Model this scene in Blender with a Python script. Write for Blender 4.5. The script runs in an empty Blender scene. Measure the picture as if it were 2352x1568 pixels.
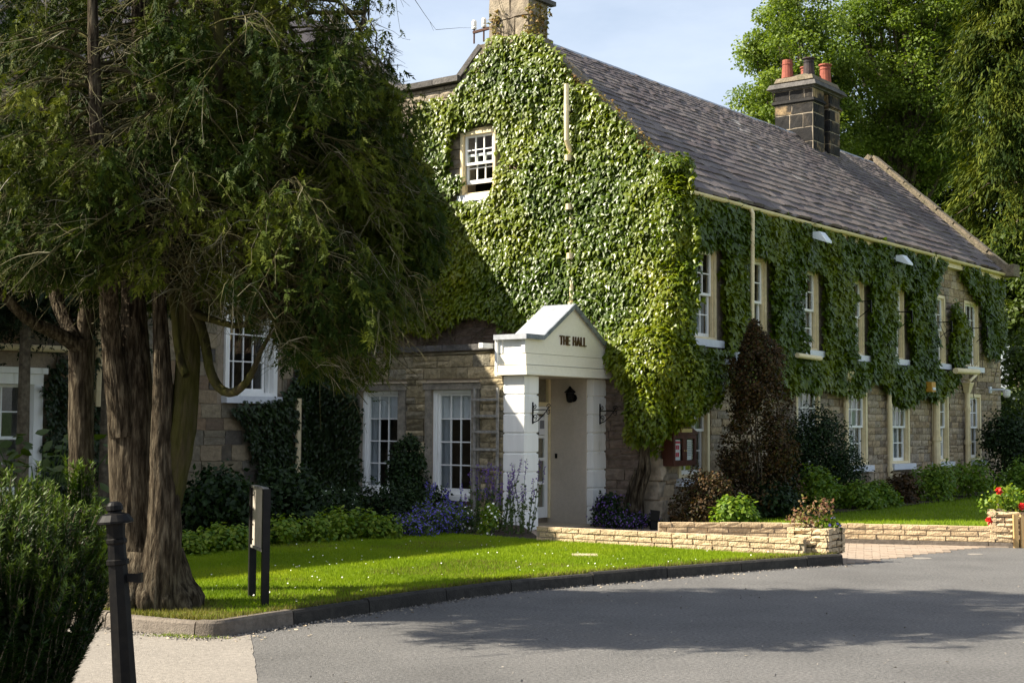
import bpy, math, random
import numpy as np
from mathutils import Vector, Matrix
rng = np.random.default_rng(11)
random.seed(5)
R_ = math.radians
scene = bpy.context.scene
col = scene.collection

# ---------------------------------------------------------------- camera
EYE = Vector((0, 0, 1.65))
cd = bpy.data.cameras.new('camera'); cam = bpy.data.objects.new('camera', cd); col.objects.link(cam)
cd.lens = 50.0; cd.sensor_width = 36.0; cd.clip_start = 0.1; cd.clip_end = 5000
CAMROT = Matrix.Rotation(R_(90 + 3.38), 4, 'X') @ Matrix.Rotation(R_(0.3), 4, 'Z')
cam.matrix_world = Matrix.Translation(EYE) @ CAMROT
scene.camera = cam
FPX = 3267.0

def ray(x, y):
    return (CAMROT.to_3x3() @ Vector((x - 1176, 784 - y, -FPX)))
def at(x, y, z=0.0):            # measured photo point on the level z
    d = ray(x, y); t = (z - EYE.z) / d.z
    return EYE + d * t
def ad(x, y, Y):                # measured photo point at a distance Y in front of the camera
    d = ray(x, y); return EYE + d * (Y / d.y)

# ---------------------------------------------------------------- sky, sun, exposure
SUN_EL = 41.0
world = bpy.data.worlds.new('World'); scene.world = world; world.use_nodes = True
wn = world.node_tree; wn.nodes.clear()
wo = wn.nodes.new('ShaderNodeOutputWorld'); wb = wn.nodes.new('ShaderNodeBackground')
sky = wn.nodes.new('ShaderNodeTexSky'); sky.sky_type = 'NISHITA'; sky.sun_disc = False
sky.sun_elevation = R_(SUN_EL); sky.sun_rotation = R_(263.1)
sky.air_density = 1.0; sky.dust_density = 2.2; sky.ozone_density = 1.3
wb.inputs['Strength'].default_value = 0.074
wtc = wn.nodes.new('ShaderNodeTexCoord'); wnz = wn.nodes.new('ShaderNodeTexNoise')
wmp = wn.nodes.new('ShaderNodeMapping'); wmp.inputs['Scale'].default_value = (1, 1, 2.6)
wnz.inputs['Scale'].default_value = 2.6; wnz.inputs['Detail'].default_value = 7; wnz.inputs['Roughness'].default_value = .6
wr = wn.nodes.new('ShaderNodeMapRange'); wr.inputs[1].default_value = .42; wr.inputs[2].default_value = .78; wr.inputs[3].default_value = .20; wr.inputs[4].default_value = .42
wmx = wn.nodes.new('ShaderNodeMix'); wmx.data_type = 'RGBA'; wmx.inputs[7].default_value = (8.6, 8.9, 9.3, 1)
L = wn.links.new
L(wtc.outputs['Generated'], wmp.inputs['Vector']); L(wmp.outputs[0], wnz.inputs['Vector']); L(wnz.outputs['Fac'], wr.inputs[0])
L(wr.outputs[0], wmx.inputs[0]); L(sky.outputs[0], wmx.inputs[6]); L(wmx.outputs[2], wb.inputs['Color']); L(wb.outputs[0], wo.inputs['Surface'])
sd = bpy.data.lights.new('sun', 'SUN'); sun = bpy.data.objects.new('sun', sd); col.objects.link(sun)
sd.energy = 5.0; sd.angle = R_(0.53); sd.color = (1.0, .915, .76)
ce = math.cos(R_(SUN_EL))
sun.rotation_euler = Vector((.9928 * ce, .120 * ce, -math.sin(R_(SUN_EL)))).to_track_quat('-Z', 'Y').to_euler()
sun.location = (-30, 0, 30)
vs = scene.view_settings
scene.display_settings.display_device = 'sRGB'
vs.view_transform = 'Standard'; vs.look = 'None'; vs.gamma = 1; vs.use_curve_mapping = False
vs.exposure = 1.32
scene.cycles.max_bounces = 6; scene.cycles.diffuse_bounces = 3; scene.cycles.glossy_bounces = 3
scene.cycles.transparent_max_bounces = 12; scene.cycles.transmission_bounces = 4
scene.cycles.use_denoising = True
scene.cycles.sample_clamp_indirect = 8

# ---------------------------------------------------------------- materials
def mk(name, cols, src=('rnd',), nscale=3.0, rough=.75, spec=.3, bump=0.0, bscale=30.0, mott=.15, mscale=18.0, trans=0.0, tcol=None, metal=0.0, stretch=(1, 1, 1), contrast=(.32, .68)):
    m = bpy.data.materials.new(name); m.use_nodes = True
    nt = m.node_tree; N = nt.nodes; N.clear(); lk = nt.links.new
    out = N.new('ShaderNodeOutputMaterial'); bs = N.new('ShaderNodeBsdfPrincipled')
    bs.inputs['Roughness'].default_value = rough; bs.inputs['Specular IOR Level'].default_value = spec; bs.inputs['Metallic'].default_value = metal
    geo = N.new('ShaderNodeNewGeometry'); mp = N.new('ShaderNodeMapping'); mp.inputs['Scale'].default_value = stretch
    lk(geo.outputs['Position'], mp.inputs['Vector'])
    def noise(sc, det=4):
        n = N.new('ShaderNodeTexNoise'); n.inputs['Scale'].default_value = sc; n.inputs['Detail'].default_value = det
        n.inputs['Roughness'].default_value = .6; lk(mp.outputs[0], n.inputs['Vector']); return n
    def math_(op, a, b):
        k = N.new('ShaderNodeMath'); k.operation = op
        for i, v in enumerate((a, b)):
            if v is None: continue
            if hasattr(v, 'links'): lk(v, k.inputs[i])
            else: k.inputs[i].default_value = v
        return k.outputs[0]
    vals = []
    for s in src:
        if s == 'rnd':
            oi = N.new('ShaderNodeObjectInfo'); at_ = N.new('ShaderNodeAttribute'); at_.attribute_name = 'tint'
            vals.append(math_('FRACT', math_('ADD', oi.outputs['Random'], at_.outputs['Fac']), None))
        elif s == 'tint':
            at_ = N.new('ShaderNodeAttribute'); at_.attribute_name = 'tint'; vals.append(at_.outputs['Fac'])
        else:
            n = noise(nscale if s == 'noise' else nscale * .17, 5)
            r = N.new('ShaderNodeMapRange'); r.inputs[1].default_value, r.inputs[2].default_value = contrast
            lk(n.outputs['Fac'], r.inputs[0]); vals.append(r.outputs[0])
    v = vals[0]
    for w in vals[1:]: v = math_('ADD', v, w)
    if len(vals) > 1: v = math_('DIVIDE', v, float(len(vals)))
    cr = N.new('ShaderNodeValToRGB'); e = cr.color_ramp.elements
    while len(e) < len(cols): e.new(.5)
    for i, c in enumerate(cols):
        e[i].position = i / max(1, len(cols) - 1) if len(cols) > 1 else 0
        e[i].color = (*c, 1)
    if len(cols) == 1: e[1].color = (*cols[0], 1)
    lk(v, cr.inputs[0]); c = cr.outputs['Color']
    if mott > 0:
        n = noise(mscale, 6); r = N.new('ShaderNodeMapRange'); r.inputs[1].default_value = .3; r.inputs[2].default_value = .7
        r.inputs[3].default_value = 1 - mott; r.inputs[4].default_value = 1 + mott; lk(n.outputs['Fac'], r.inputs[0])
        mx = N.new('ShaderNodeVectorMath'); mx.operation = 'SCALE'; lk(c, mx.inputs[0]); lk(r.outputs[0], mx.inputs['Scale']); c = mx.outputs[0]
    lk(c, bs.inputs['Base Color'])
    if bump > 0:
        n = noise(bscale, 8); b = N.new('ShaderNodeBump'); b.inputs['Strength'].default_value = bump; b.inputs['Distance'].default_value = .03
        lk(n.outputs['Fac'], b.inputs['Height']); lk(b.outputs[0], bs.inputs['Normal'])
    sh = bs.outputs[0]
    if trans > 0:
        t = N.new('ShaderNodeBsdfTranslucent'); ms = N.new('ShaderNodeMixShader'); ms.inputs[0].default_value = trans
        hs = N.new('ShaderNodeVectorMath'); hs.operation = 'MULTIPLY'; hs.inputs[1].default_value = tcol or (1.5, 1.5, .5)
        lk(c, hs.inputs[0]); lk(hs.outputs[0], t.inputs['Color']); lk(sh, ms.inputs[1]); lk(t.outputs[0], ms.inputs[2]); sh = ms.outputs[0]
    lk(sh, out.inputs['Surface'])
    return m

def mk_glass(name, tintc=(.8, .85, .85), refl=.12):
    m = bpy.data.materials.new(name); m.use_nodes = True; nt = m.node_tree; N = nt.nodes; N.clear(); lk = nt.links.new
    out = N.new('ShaderNodeOutputMaterial'); tr = N.new('ShaderNodeBsdfTransparent'); gl = N.new('ShaderNodeBsdfGlossy'); mx = N.new('ShaderNodeMixShader')
    tr.inputs['Color'].default_value = (*tintc, 1); gl.inputs['Roughness'].default_value = .02
    fr = N.new('ShaderNodeLayerWeight'); fr.inputs['Blend'].default_value = .5
    pw = N.new('ShaderNodeMath'); pw.operation = 'POWER'; pw.inputs[1].default_value = 4.5; lk(fr.outputs['Facing'], pw.inputs[0])
    ad_ = N.new('ShaderNodeMath'); ad_.operation = 'MULTIPLY_ADD'; ad_.inputs[1].default_value = .9; ad_.inputs[2].default_value = refl; lk(pw.outputs[0], ad_.inputs[0])
    lk(ad_.outputs[0], mx.inputs[0]); lk(tr.outputs[0], mx.inputs[1]); lk(gl.outputs[0], mx.inputs[2]); lk(mx.outputs[0], out.inputs['Surface'])
    return m

MT = dict(
 asphalt=mk('asphalt', [(.104, .101, .098), (.152, .148, .143), (.19, .183, .176)], ('noise', 'big'), nscale=.9, rough=.85, spec=.25, bump=.8, bscale=110, mott=.42, mscale=38),
 concrete=mk('pale_concrete', [(.215, .195, .172), (.27, .245, .215)], ('noise', 'big'), nscale=1.6, rough=.9, bump=.4, bscale=90, mott=.22, mscale=26),
 soil=mk('soil', [(.03, .022, .014), (.06, .042, .026)], ('noise',), nscale=5, rough=.95, bump=.8, bscale=20),
 field=mk('field', [(.03, .06, .015), (.05, .085, .02)], ('noise', 'big'), nscale=.4, rough=.95),
 lawn=mk('lawn_turf', [(.075, .12, .008), (.115, .16, .010), (.16, .18, .014)], ('noise', 'big'), nscale=1.1, rough=.95, spec=.1, mott=.25, mscale=60),
 blade=mk('grass_blade', [(.095, .165, .006), (.19, .28, .007), (.29, .34, .018)], ('tint', 'big'), nscale=3.2, rough=.5, spec=.25, mott=.0, trans=.3, tcol=(1.3, 1.25, .4)),
 blade_dry=mk('dry_grass_blade', [(.10, .12, .02), (.20, .17, .06)], ('tint',), rough=.7, spec=.1, mott=0, trans=.25),
 white=mk('white_paint', [(.50, .49, .41), (.83, .83, .80), (.86, .86, .83), (.88, .87, .84)], ('noise',), nscale=7, rough=.5, spec=.35, mott=.05, mscale=9, stretch=(1, 1, .13), contrast=(.22, .62)),
 sill=mk('sill_paint', [(.62, .65, .70), (.72, .74, .78)], ('noise',), nscale=3, rough=.6, mott=.06),
 cream=mk('cream_paint', [(.70, .57, .33), (.80, .68, .43)], ('noise',), nscale=2, rough=.5, spec=.4, mott=.1, mscale=12),
 fascia=mk('fascia_paint', [(.87, .82, .68), (.89, .85, .72)], ('noise',), nscale=2, rough=.5, mott=.04),
 beige=mk('beige_render', [(.50, .44, .36), (.55, .48, .40)], ('noise',), nscale=2, rough=.9, bump=.3, bscale=60, mott=.06),
 lead=mk('lead_sheet', [(.34, .36, .40), (.50, .52, .56)], ('noise',), nscale=3, rough=.42, spec=.5, mott=.12, metal=.35),
 lead_dark=mk('lead_edge', [(.12, .14, .17), (.26, .28, .32)], ('noise',), nscale=6, rough=.5, spec=.5, mott=.2, metal=.3),
 black=mk('black_iron', [(.003, .003, .0035), (.009, .008, .007)], ('noise',), nscale=20, rough=.5, spec=.12, mott=.2),
 blackpost=mk('black_paint', [(.006, .006, .0065), (.013, .012, .011)], ('noise',), nscale=9, rough=.55, spec=.2),
 bronze=mk('bronze_letter', [(.11, .065, .03)], ('noise',), rough=.45, metal=.3, mott=.1),
 wood_dark=mk('stained_wood', [(.045, .014, .008), (.075, .024, .013)], ('noise',), nscale=14, rough=.5, stretch=(1, 1, .15), mott=.2),
 timber=mk('pale_timber', [(.42, .27, .11), (.55, .38, .18)], ('noise',), nscale=14, rough=.8, stretch=(1, 1, .12), mott=.15),
 trellis=mk('weathered_wood', [(.19, .18, .16), (.33, .32, .29)], ('noise',), nscale=12, rough=.9, mott=.25),
 board=mk('board_back', [(.40, .36, .30), (.50, .45, .38)], ('noise',), nscale=5, rough=.8, mott=.1),
 paper=mk('paper', [(.78, .78, .80)], ('noise',), rough=.8, mott=0),
 pink=mk('print_red', [(.55, .06, .10)], ('noise',), rough=.8, mott=0),
 printgrey=mk('print_grey', [(.20, .20, .22)], ('noise',), rough=.8, mott=0),
 gilt=mk('gilt_plate', [(.50, .40, .16)], ('noise',), rough=.4, metal=.4, mott=.1),
 curtain=mk('net_curtain', [(.42, .45, .50), (.66, .68, .72)], ('noise',), nscale=9, rough=.9, stretch=(1, 1, .05), mott=.05, trans=.35, tcol=(1, 1, 1)),
 blind=mk('white_blind', [(.72, .73, .76)], ('noise',), rough=.9, mott=.05, trans=.2, tcol=(1, 1, 1)),
 interior=mk('interior_wall', [(.18, .12, .08)], ('noise',), rough=.9),
 glass=mk_glass('window_glass', (.95, .97, .965), .05),
 mortar=mk('mortar', [(.22, .18, .13), (.32, .26, .19)], ('noise',), nscale=3, rough=.95, bump=.5, bscale=40),
 stone_f=mk('coursed_stone', [(.19, .15, .11), (.33, .245, .15), (.40, .31, .20), (.27, .23, .18), (.45, .36, .25)], ('rnd',), rough=.95, bump=.7, bscale=35, mott=.35, mscale=14),
 stone_e=mk('rock_faced_stone', [(.13, .11, .07), (.30, .24, .135), (.21, .19, .14), (.38, .31, .19), (.26, .215, .13), (.17, .155, .12)], ('rnd',), rough=.95, bump=.9, bscale=28, mott=.4, mscale=11),
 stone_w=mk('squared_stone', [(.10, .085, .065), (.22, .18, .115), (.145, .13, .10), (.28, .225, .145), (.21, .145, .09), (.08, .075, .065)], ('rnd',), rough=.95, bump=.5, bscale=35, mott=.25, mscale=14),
 stone_d=mk('grimy_stone', [(.09, .07, .055), (.17, .125, .095), (.22, .175, .135)], ('rnd', 'noise'), nscale=3, rough=.95, bump=.8, bscale=28, mott=.35, mscale=11),
 stone_c=mk('stack_ashlar', [(.17, .14, .11), (.30, .25, .18), (.24, .21, .17)], ('rnd', 'noise'), nscale=2.5, rough=.95, bump=.6, bscale=30, mott=.4, mscale=8),
 soot=mk('sooty_stone', [(.010, .010, .011), (.012, .012, .012), (.015, .014, .014), (.022, .02, .018), (.05, .04, .03), (.30, .21, .11), (.42, .31, .17)], ('noise', 'rnd'), nscale=2.0, rough=.9, bump=.5, bscale=30, mott=.3, mscale=9),
 lime=mk('pale_mortar', [(.36, .30, .22), (.26, .22, .17)], ('noise',), nscale=5, rough=.95),
 coping=mk('mossy_coping', [(.10, .085, .06), (.19, .155, .11), (.085, .08, .045)], ('noise', 'rnd'), nscale=4, rough=.95, bump=.8, bscale=25, mott=.35),
 coping_dark=mk('dark_coping', [(.05, .047, .045), (.15, .14, .13)], ('noise', 'rnd'), nscale=4, rough=.9, bump=.6, bscale=25, mott=.3),
 surround=mk('stone_surround', [(.17, .155, .125), (.30, .265, .21)], ('noise',), nscale=5, rough=.95, bump=.5, bscale=30, mott=.3),
 slate=mk('stone_slate', [(.072, .056, .056), (.115, .090, .084), (.095, .080, .082), (.17, .142, .128), (.12, .094, .084), (.36, .34, .32)], ('rnd', 'big'), nscale=2.0, rough=.68, spec=.25, bump=.4, bscale=40, mott=.13, mscale=14),
 ridge=mk('ridge_lead', [(.26, .29, .34), (.40, .43, .48)], ('noise', 'rnd'), nscale=2, rough=.5, spec=.5, mott=.15, metal=.2),
 pot_red=mk('terracotta', [(.22, .06, .04), (.32, .10, .065)], ('noise',), nscale=5, rough=.8, mott=.2),
 pot_black=mk('sooty_pot', [(.018, .015, .018), (.06, .035, .03)], ('noise',), nscale=5, rough=.7, mott=.25),
 brick=mk('split_walling', [(.44, .33, .20), (.54, .41, .25), (.62, .47, .29), (.50, .37, .24)], ('rnd', 'noise'), nscale=5, rough=.95, bump=.9, bscale=45, mott=.22, mscale=22),
 kerb=mk('dark_kerb', [(.022, .020, .017), (.055, .05, .042)], ('noise', 'rnd'), nscale=5, rough=.9, bump=.5, bscale=60, mott=.3),
 kerb_pale=mk('worn_kerb', [(.12, .10, .08), (.20, .17, .14)], ('noise', 'rnd'), nscale=4, rough=.95, bump=.5, bscale=60, mott=.25),
 paver=mk('paver', [(.26, .20, .15), (.34, .265, .20), (.30, .25, .20)], ('rnd', 'noise'), nscale=1.5, rough=.95, bump=.3, bscale=90, mott=.15),
 bark=mk('conifer_bark', [(.018, .013, .008), (.052, .040, .026), (.115, .094, .064)], ('noise', 'noise'), nscale=30, rough=.95, spec=.1, bump=1.0, bscale=46, mott=.4, mscale=26, stretch=(1, 1, .16), contrast=(.36, .64)),
 moss_bark=mk('mossy_bark', [(.024, .019, .010), (.055, .053, .013), (.045, .036, .02), (.07, .068, .016)], ('noise', 'big'), nscale=9, rough=.95, spec=.1, bump=1.0, bscale=24, mott=.4, stretch=(1, 1, .2)),
 bark_b=mk('broadleaf_bark', [(.06, .045, .03), (.12, .10, .07)], ('noise',), nscale=9, rough=.95, mott=.3),
 twig=mk('bare_twig', [(.035, .032, .014), (.07, .064, .026), (.13, .12, .06), (.36, .33, .26)], ('rnd', 'noise'), nscale=2.2, rough=.9, spec=.1, mott=.25),
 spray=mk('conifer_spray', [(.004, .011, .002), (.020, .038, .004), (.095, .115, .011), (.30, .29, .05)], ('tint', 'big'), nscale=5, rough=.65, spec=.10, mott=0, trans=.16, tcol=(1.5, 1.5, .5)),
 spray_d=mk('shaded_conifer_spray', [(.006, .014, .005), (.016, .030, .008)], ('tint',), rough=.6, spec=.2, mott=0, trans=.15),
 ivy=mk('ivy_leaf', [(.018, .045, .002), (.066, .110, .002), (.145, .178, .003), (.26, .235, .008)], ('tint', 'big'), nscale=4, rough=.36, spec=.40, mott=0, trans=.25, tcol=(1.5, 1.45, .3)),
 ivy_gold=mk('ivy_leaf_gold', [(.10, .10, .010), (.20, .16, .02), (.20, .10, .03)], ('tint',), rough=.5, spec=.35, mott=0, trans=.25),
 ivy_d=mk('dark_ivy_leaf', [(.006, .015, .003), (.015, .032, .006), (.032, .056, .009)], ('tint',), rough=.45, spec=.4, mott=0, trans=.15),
 broad=mk('broad_leaf', [(.05, .09, .011), (.125, .185, .023), (.27, .33, .075)], ('tint',), rough=.5, spec=.25, mott=0, trans=.38, tcol=(1.4, 1.4, .45)),
 broad_d=mk('deep_green_leaf', [(.030, .055, .008), (.07, .10, .014)], ('tint',), rough=.5, spec=.3, mott=0, trans=.3),
 lime_leaf=mk('lime_leaf', [(.06, .13, .012), (.12, .20, .014), (.22, .27, .02)], ('tint',), rough=.5, spec=.3, mott=0, trans=.35),
 shrub_g=mk('shrub_leaf', [(.006, .016, .005), (.015, .034, .009), (.032, .058, .013)], ('tint',), rough=.5, spec=.22, mott=0, trans=.2),
 shrub_b=mk('copper_leaf', [(.016, .013, .005), (.042, .025, .009), (.085, .043, .013), (.042, .054, .011)], ('tint',), rough=.6, spec=.25, mott=0, trans=.2),
 yew=mk('yew_needle', [(.005, .016, .002), (.018, .044, .004), (.095, .145, .014)], ('tint',), rough=.45, spec=.22, mott=0, trans=.15),
 herb=mk('herb_leaf', [(.05, .085, .025), (.09, .13, .045)], ('tint',), rough=.6, spec=.2, mott=0, trans=.3),
 blue=mk('blue_petal', [(.09, .07, .38), (.16, .13, .58), (.24, .16, .55)], ('tint',), rough=.6, mott=0, trans=.3, tcol=(1, 1, 1.2)),
 purple=mk('purple_petal', [(.10, .05, .24), (.20, .10, .36)], ('tint',), rough=.6, mott=0, trans=.2, tcol=(1, 1, 1.2)),
 whitep=mk('white_petal', [(.75, .75, .65)], ('tint',), rough=.6, mott=0),
 yellowp=mk('yellow_petal', [(.70, .50, .04)], ('tint',), rough=.6, mott=0),
 redp=mk('red_petal', [(.50, .010, .012), (.65, .03, .02)], ('tint',), rough=.5, mott=0),
 rosyleaf=mk('bronze_pink_leaf', [(.14, .06, .035), (.24, .13, .07), (.16, .19, .03), (.30, .17, .12)], ('tint',), rough=.5, mott=0, trans=.3, tcol=(1.3, 1, .8)),
 insul=mk('porcelain', [(.72, .72, .70)], ('noise',), rough=.3, mott=.03),
 rust=mk('rusty_iron', [(.05, .025, .018), (.09, .04, .025)], ('noise',), nscale=20, rough=.8),
 yellowbox=mk('yellow_plastic', [(.50, .26, .03)], ('noise',), rough=.5, mott=.05),
 lamphead=mk('white_metal', [(.66, .71, .74)], ('noise',), rough=.4, mott=.03),
 slab=mk('stone_slab', [(.42, .34, .24), (.52, .43, .31)], ('noise',), nscale=6, rough=.95, mott=.2),
)

# ---------------------------------------------------------------- object helpers
OFF = {}
def tag(o, label=None, cat=None, group=None, kind=None):
    if label: o['label'] = label
    if cat: o['category'] = cat
    if group: o['group'] = group
    if kind: o['kind'] = kind
    return o
def root(o):
    while o.parent: o = o.parent
    return o
def off(o): return OFF.get(root(o).name, Vector((0, 0, 0)))

CB = Vector((2.43, 23.5, 0)); dR = Vector((.607, .794, 0)); FN = Vector((.794, -.607, 0)); TH = math.atan2(.794, .607)
def H(a, s, z=0): return CB + dR * a - FN * s + Vector((0, 0, z))
def thing_h(name, label, cat, base, group=None):       # a thing in the axes of the house (along the ridge, across, up)
    o = bpy.data.objects.new(name, None); col.objects.link(o); o.empty_display_size = .3
    o.location = H(*base); o.rotation_euler = (0, 0, TH); tag(o, label, cat, group); OFF[o.name] = Vector(base); return o
def thing_w(name, label, cat, base, group=None):
    o = bpy.data.objects.new(name, None); col.objects.link(o); o.empty_display_size = .3
    o.location = base; tag(o, label, cat, group); OFF[o.name] = Vector(base); return o

def raw_mesh(name, V, loops, starts, mat=None, tint=None, smooth=False):
    me = bpy.data.meshes.new(name)
    V = np.ascontiguousarray(V, dtype=np.float32)
    me.vertices.add(len(V)); me.vertices.foreach_set('co', V.ravel())
    me.loops.add(len(loops)); me.loops.foreach_set('vertex_index', np.ascontiguousarray(loops, dtype=np.int32))
    me.polygons.add(len(starts)); me.polygons.foreach_set('loop_start', np.ascontiguousarray(starts, dtype=np.int32))
    me.update(calc_edges=True)
    me.polygons.foreach_set('use_smooth', np.full(len(starts), bool(smooth)))
    if tint is not None:
        a = me.attributes.new('tint', 'FLOAT', 'POINT'); a.data.foreach_set('value', np.ascontiguousarray(tint, dtype=np.float32))
    if mat: me.materials.append(mat)
    return me
def link(name, me, parent=None, loc=None):
    o = bpy.data.objects.new(name, me); col.objects.link(o)
    if parent: o.parent = parent
    if loc is not None: o.location = loc
    return o
def finish(name, V, loops, starts, mat, parent=None, base=None, tint=None, smooth=False):
    V = np.asarray(V, dtype=np.float32)
    b = off(parent) if parent else Vector(base or (0, 0, 0))
    o = link(name, raw_mesh(name, V - np.array(b, dtype=np.float32), loops, starts, mat, tint, smooth), parent, None if parent else b)
    if not parent: OFF[o.name] = Vector(b)
    return o

class MB:
    def __init__(s): s.v = []; s.f = []
    def add(s, vs, fs):
        n = len(s.v); s.v += [tuple(v) for v in vs]; s.f += [tuple(i + n for i in f) for f in fs]
    def hexa(s, p, flip=False):       # 8 points: bottom four, top four
        fs = [(0, 3, 2, 1), (4, 5, 6, 7), (0, 1, 5, 4), (1, 2, 6, 5), (2, 3, 7, 6), (3, 0, 4, 7)]
        if flip: fs = [f[::-1] for f in fs]
        s.add(p, fs)
    def box(s, x0, x1, y0, y1, z0, z1):
        x0, x1 = sorted((x0, x1)); y0, y1 = sorted((y0, y1)); z0, z1 = sorted((z0, z1))
        s.hexa([(x0, y0, z0), (x1, y0, z0), (x1, y1, z0), (x0, y1, z0), (x0, y0, z1), (x1, y0, z1), (x1, y1, z1), (x0, y1, z1)])
    def beam(s, p, q, w, h, up=(0, 0, 1)):
        p, q, up = Vector(p), Vector(q), Vector(up); d = (q - p).normalized()
        if abs(d.dot(up)) > .95: up = Vector((1, 0, 0))
        a = d.cross(up).normalized() * w / 2; b = a.cross(d).normalized() * h / 2
        s.hexa([p - a - b, p + a - b, q + a - b, q - a - b, p - a + b, p + a + b, q + a + b, q - a + b])
    def prism(s, poly, d):            # 3-D polygon pushed along d
        n = len(poly); P = [Vector(p) for p in poly]; d = Vector(d)
        s.add(P + [p + d for p in P], [tuple(range(n))[::-1], tuple(range(n, 2 * n))] + [(i, (i + 1) % n, n + (i + 1) % n, n + i) for i in range(n)])
    def tube(s, pts, rad, n=6, cap=True, wob=None):
        pts = [Vector(p) for p in pts]; rad = [rad] * len(pts) if not hasattr(rad, '__len__') else rad
        vs = []; ref = None
        for i, p in enumerate(pts):
            d = (pts[min(i + 1, len(pts) - 1)] - pts[max(i - 1, 0)]); d = d.normalized() if d.length > 1e-9 else Vector((0, 0, 1))
            if ref is None: ref = Vector((1, 0, 0)) if abs(d.x) < .8 else Vector((0, 1, 0))
            a = (ref - d * ref.dot(d)).normalized(); b = d.cross(a); ref = a
            for k in range(n):
                t = 2 * math.pi * k / n; r = rad[i] * (wob(t, i) if wob else 1)
                vs.append(p + a * (r * math.cos(t)) + b * (r * math.sin(t)))
        fs = [(i * n + k, i * n + (k + 1) % n, (i + 1) * n + (k + 1) % n, (i + 1) * n + k) for i in range(len(pts) - 1) for k in range(n)]
        if cap: fs += [tuple(range(n))[::-1], tuple(range((len(pts) - 1) * n, len(pts) * n))]
        s.add(vs, fs)
    def lathe(s, prof, c, n=12, axis=(0, 0, 1)):
        ax = Vector(axis).normalized(); s.tube([Vector(c) + ax * z for r, z in prof], [max(r, .001) for r, z in prof], n)
    def build(s, name, mat, parent=None, base=None, smooth=False, tint=None):
        lp = [i for f in s.f for i in f]; st = np.cumsum([0] + [len(f) for f in s.f[:-1]])
        return finish(name, np.array(s.v), lp, st, mat, parent, base, tint, smooth)

# leaves: many copies of one small template in one mesh
def _spray():        # a flat scaly frond: a tip and side shoots along an axis
    v = []; f = []
    for (y, a, l) in ((.62, 0, .38), (.0, 0, .66), (.08, 40, .34), (.16, -42, .34), (.32, 38, .34), (.42, -38, .32)):
        a = math.radians(a); w = .075; n = len(v); c, s = math.cos(a), math.sin(a)
        for (q, r) in ((-w, 0), (w, .1 * l), (0, l)): v.append((q * c + r * s, y + r * c - q * s, .04 * r))
        f.append((n, n + 1, n + 2))
    return v, f
TPL = {
 'ivy': ([(0, -.05, 0), (.46, .12, -.10), (.24, .45, .02), (0, 1, -.12), (-.24, .45, .02), (-.46, .12, -.10), (0, .4, .07)], [(0, 1, 2, 6), (6, 2, 3), (6, 3, 4), (0, 6, 4, 5)]),
 'kite': ([(0, 0, 0), (.36, .42, -.06), (0, 1, 0), (-.36, .42, -.06)], [(0, 1, 2), (0, 2, 3)]),
 'ivyflat': ([(0, -.02, 0), (.48, .1, -.14), (.22, .5, -.04), (0, 1, -.1), (-.22, .5, -.04), (-.48, .1, -.14)], [(0, 1, 2, 3), (0, 3, 4, 5)]),
 'leaf': ([(0, 0, 0), (.3, .3, -.08), (.24, .7, -.08), (0, 1, -.1), (-.24, .7, -.08), (-.3, .3, -.08)], [(0, 1, 2, 3), (0, 3, 4, 5)]),
 'spray': _spray(),
 'needle': ([(0, 0, 0), (.12, .4, 0), (0, 1, .05), (-.12, .4, 0)], [(0, 1, 2, 3)]),
 'blade': ([(-.12, 0, 0), (.12, 0, 0), (.0, 1, .25)], [(0, 1, 2)]),
 'disc': ([(math.cos(k * 1.0472) * .5, math.sin(k * 1.0472) * .5, 0) for k in range(6)], [(0, 1, 2, 3, 4, 5)]),
}
def unit(A): return A / np.maximum(np.linalg.norm(A, axis=1, keepdims=True), 1e-9)
def leaves(name, P, Nn, T, S, tpl, mat, parent=None, base=None, tint=None, kind='stuff'):
    P = np.asarray(P, float); n = len(P); tv, tf = TPL[tpl]; tv = np.array(tv, float); k = len(tv)
    Nn = unit(np.asarray(Nn, float)); T = np.asarray(T, float); T = unit(T - Nn * (T * Nn).sum(1, keepdims=True)); B = np.cross(T, Nn)
    S = np.broadcast_to(np.asarray(S, float).reshape(-1, 1, 1), (n, 1, 1))
    V = P[:, None, :] + S * (tv[None, :, 0:1] * B[:, None, :] + tv[None, :, 1:2] * T[:, None, :] + tv[None, :, 2:3] * Nn[:, None, :])
    lp = np.concatenate([np.array(f) for f in tf]); ln = np.array([len(f) for f in tf])
    loops = (np.arange(n)[:, None] * k + lp[None, :]).ravel()
    starts = (np.arange(n)[:, None] * len(lp) + np.concatenate([[0], np.cumsum(ln)[:-1]])[None, :]).ravel()
    if tint is None: tint = rng.random(n)
    o = finish(name, V.reshape(-1, 3), loops, starts, mat, parent, base, np.repeat(tint, k))
    if kind: o['kind'] = kind
    return o
def rnd3(n): return unit(rng.normal(size=(n, 3)))

# smooth noise for clumps, numpy
def vnoise(P, sc, seed=0):
    Q = np.asarray(P, float) * sc + 100.0 + seed * 17.3; I = np.floor(Q).astype(int); Fq = Q - I; Fq = Fq * Fq * (3 - 2 * Fq)
    def h(i):
        x = (i[..., 0] * 374761393 + i[..., 1] * 668265263 + i[..., 2] * 2147483647 + seed * 1274126177) & 0x7fffffff
        x = ((x ^ (x >> 13)) * 1274126177) & 0x7fffffff; return ((x ^ (x >> 16)) & 0xffff) / 65535.0
    r = 0
    for dx in (0, 1):
        for dy in (0, 1):
            for dz in (0, 1):
                w = (Fq[..., 0] if dx else 1 - Fq[..., 0]) * (Fq[..., 1] if dy else 1 - Fq[..., 1]) * (Fq[..., 2] if dz else 1 - Fq[..., 2])
                r = r + w * h(I + np.array([dx, dy, dz]))
    return r

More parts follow.
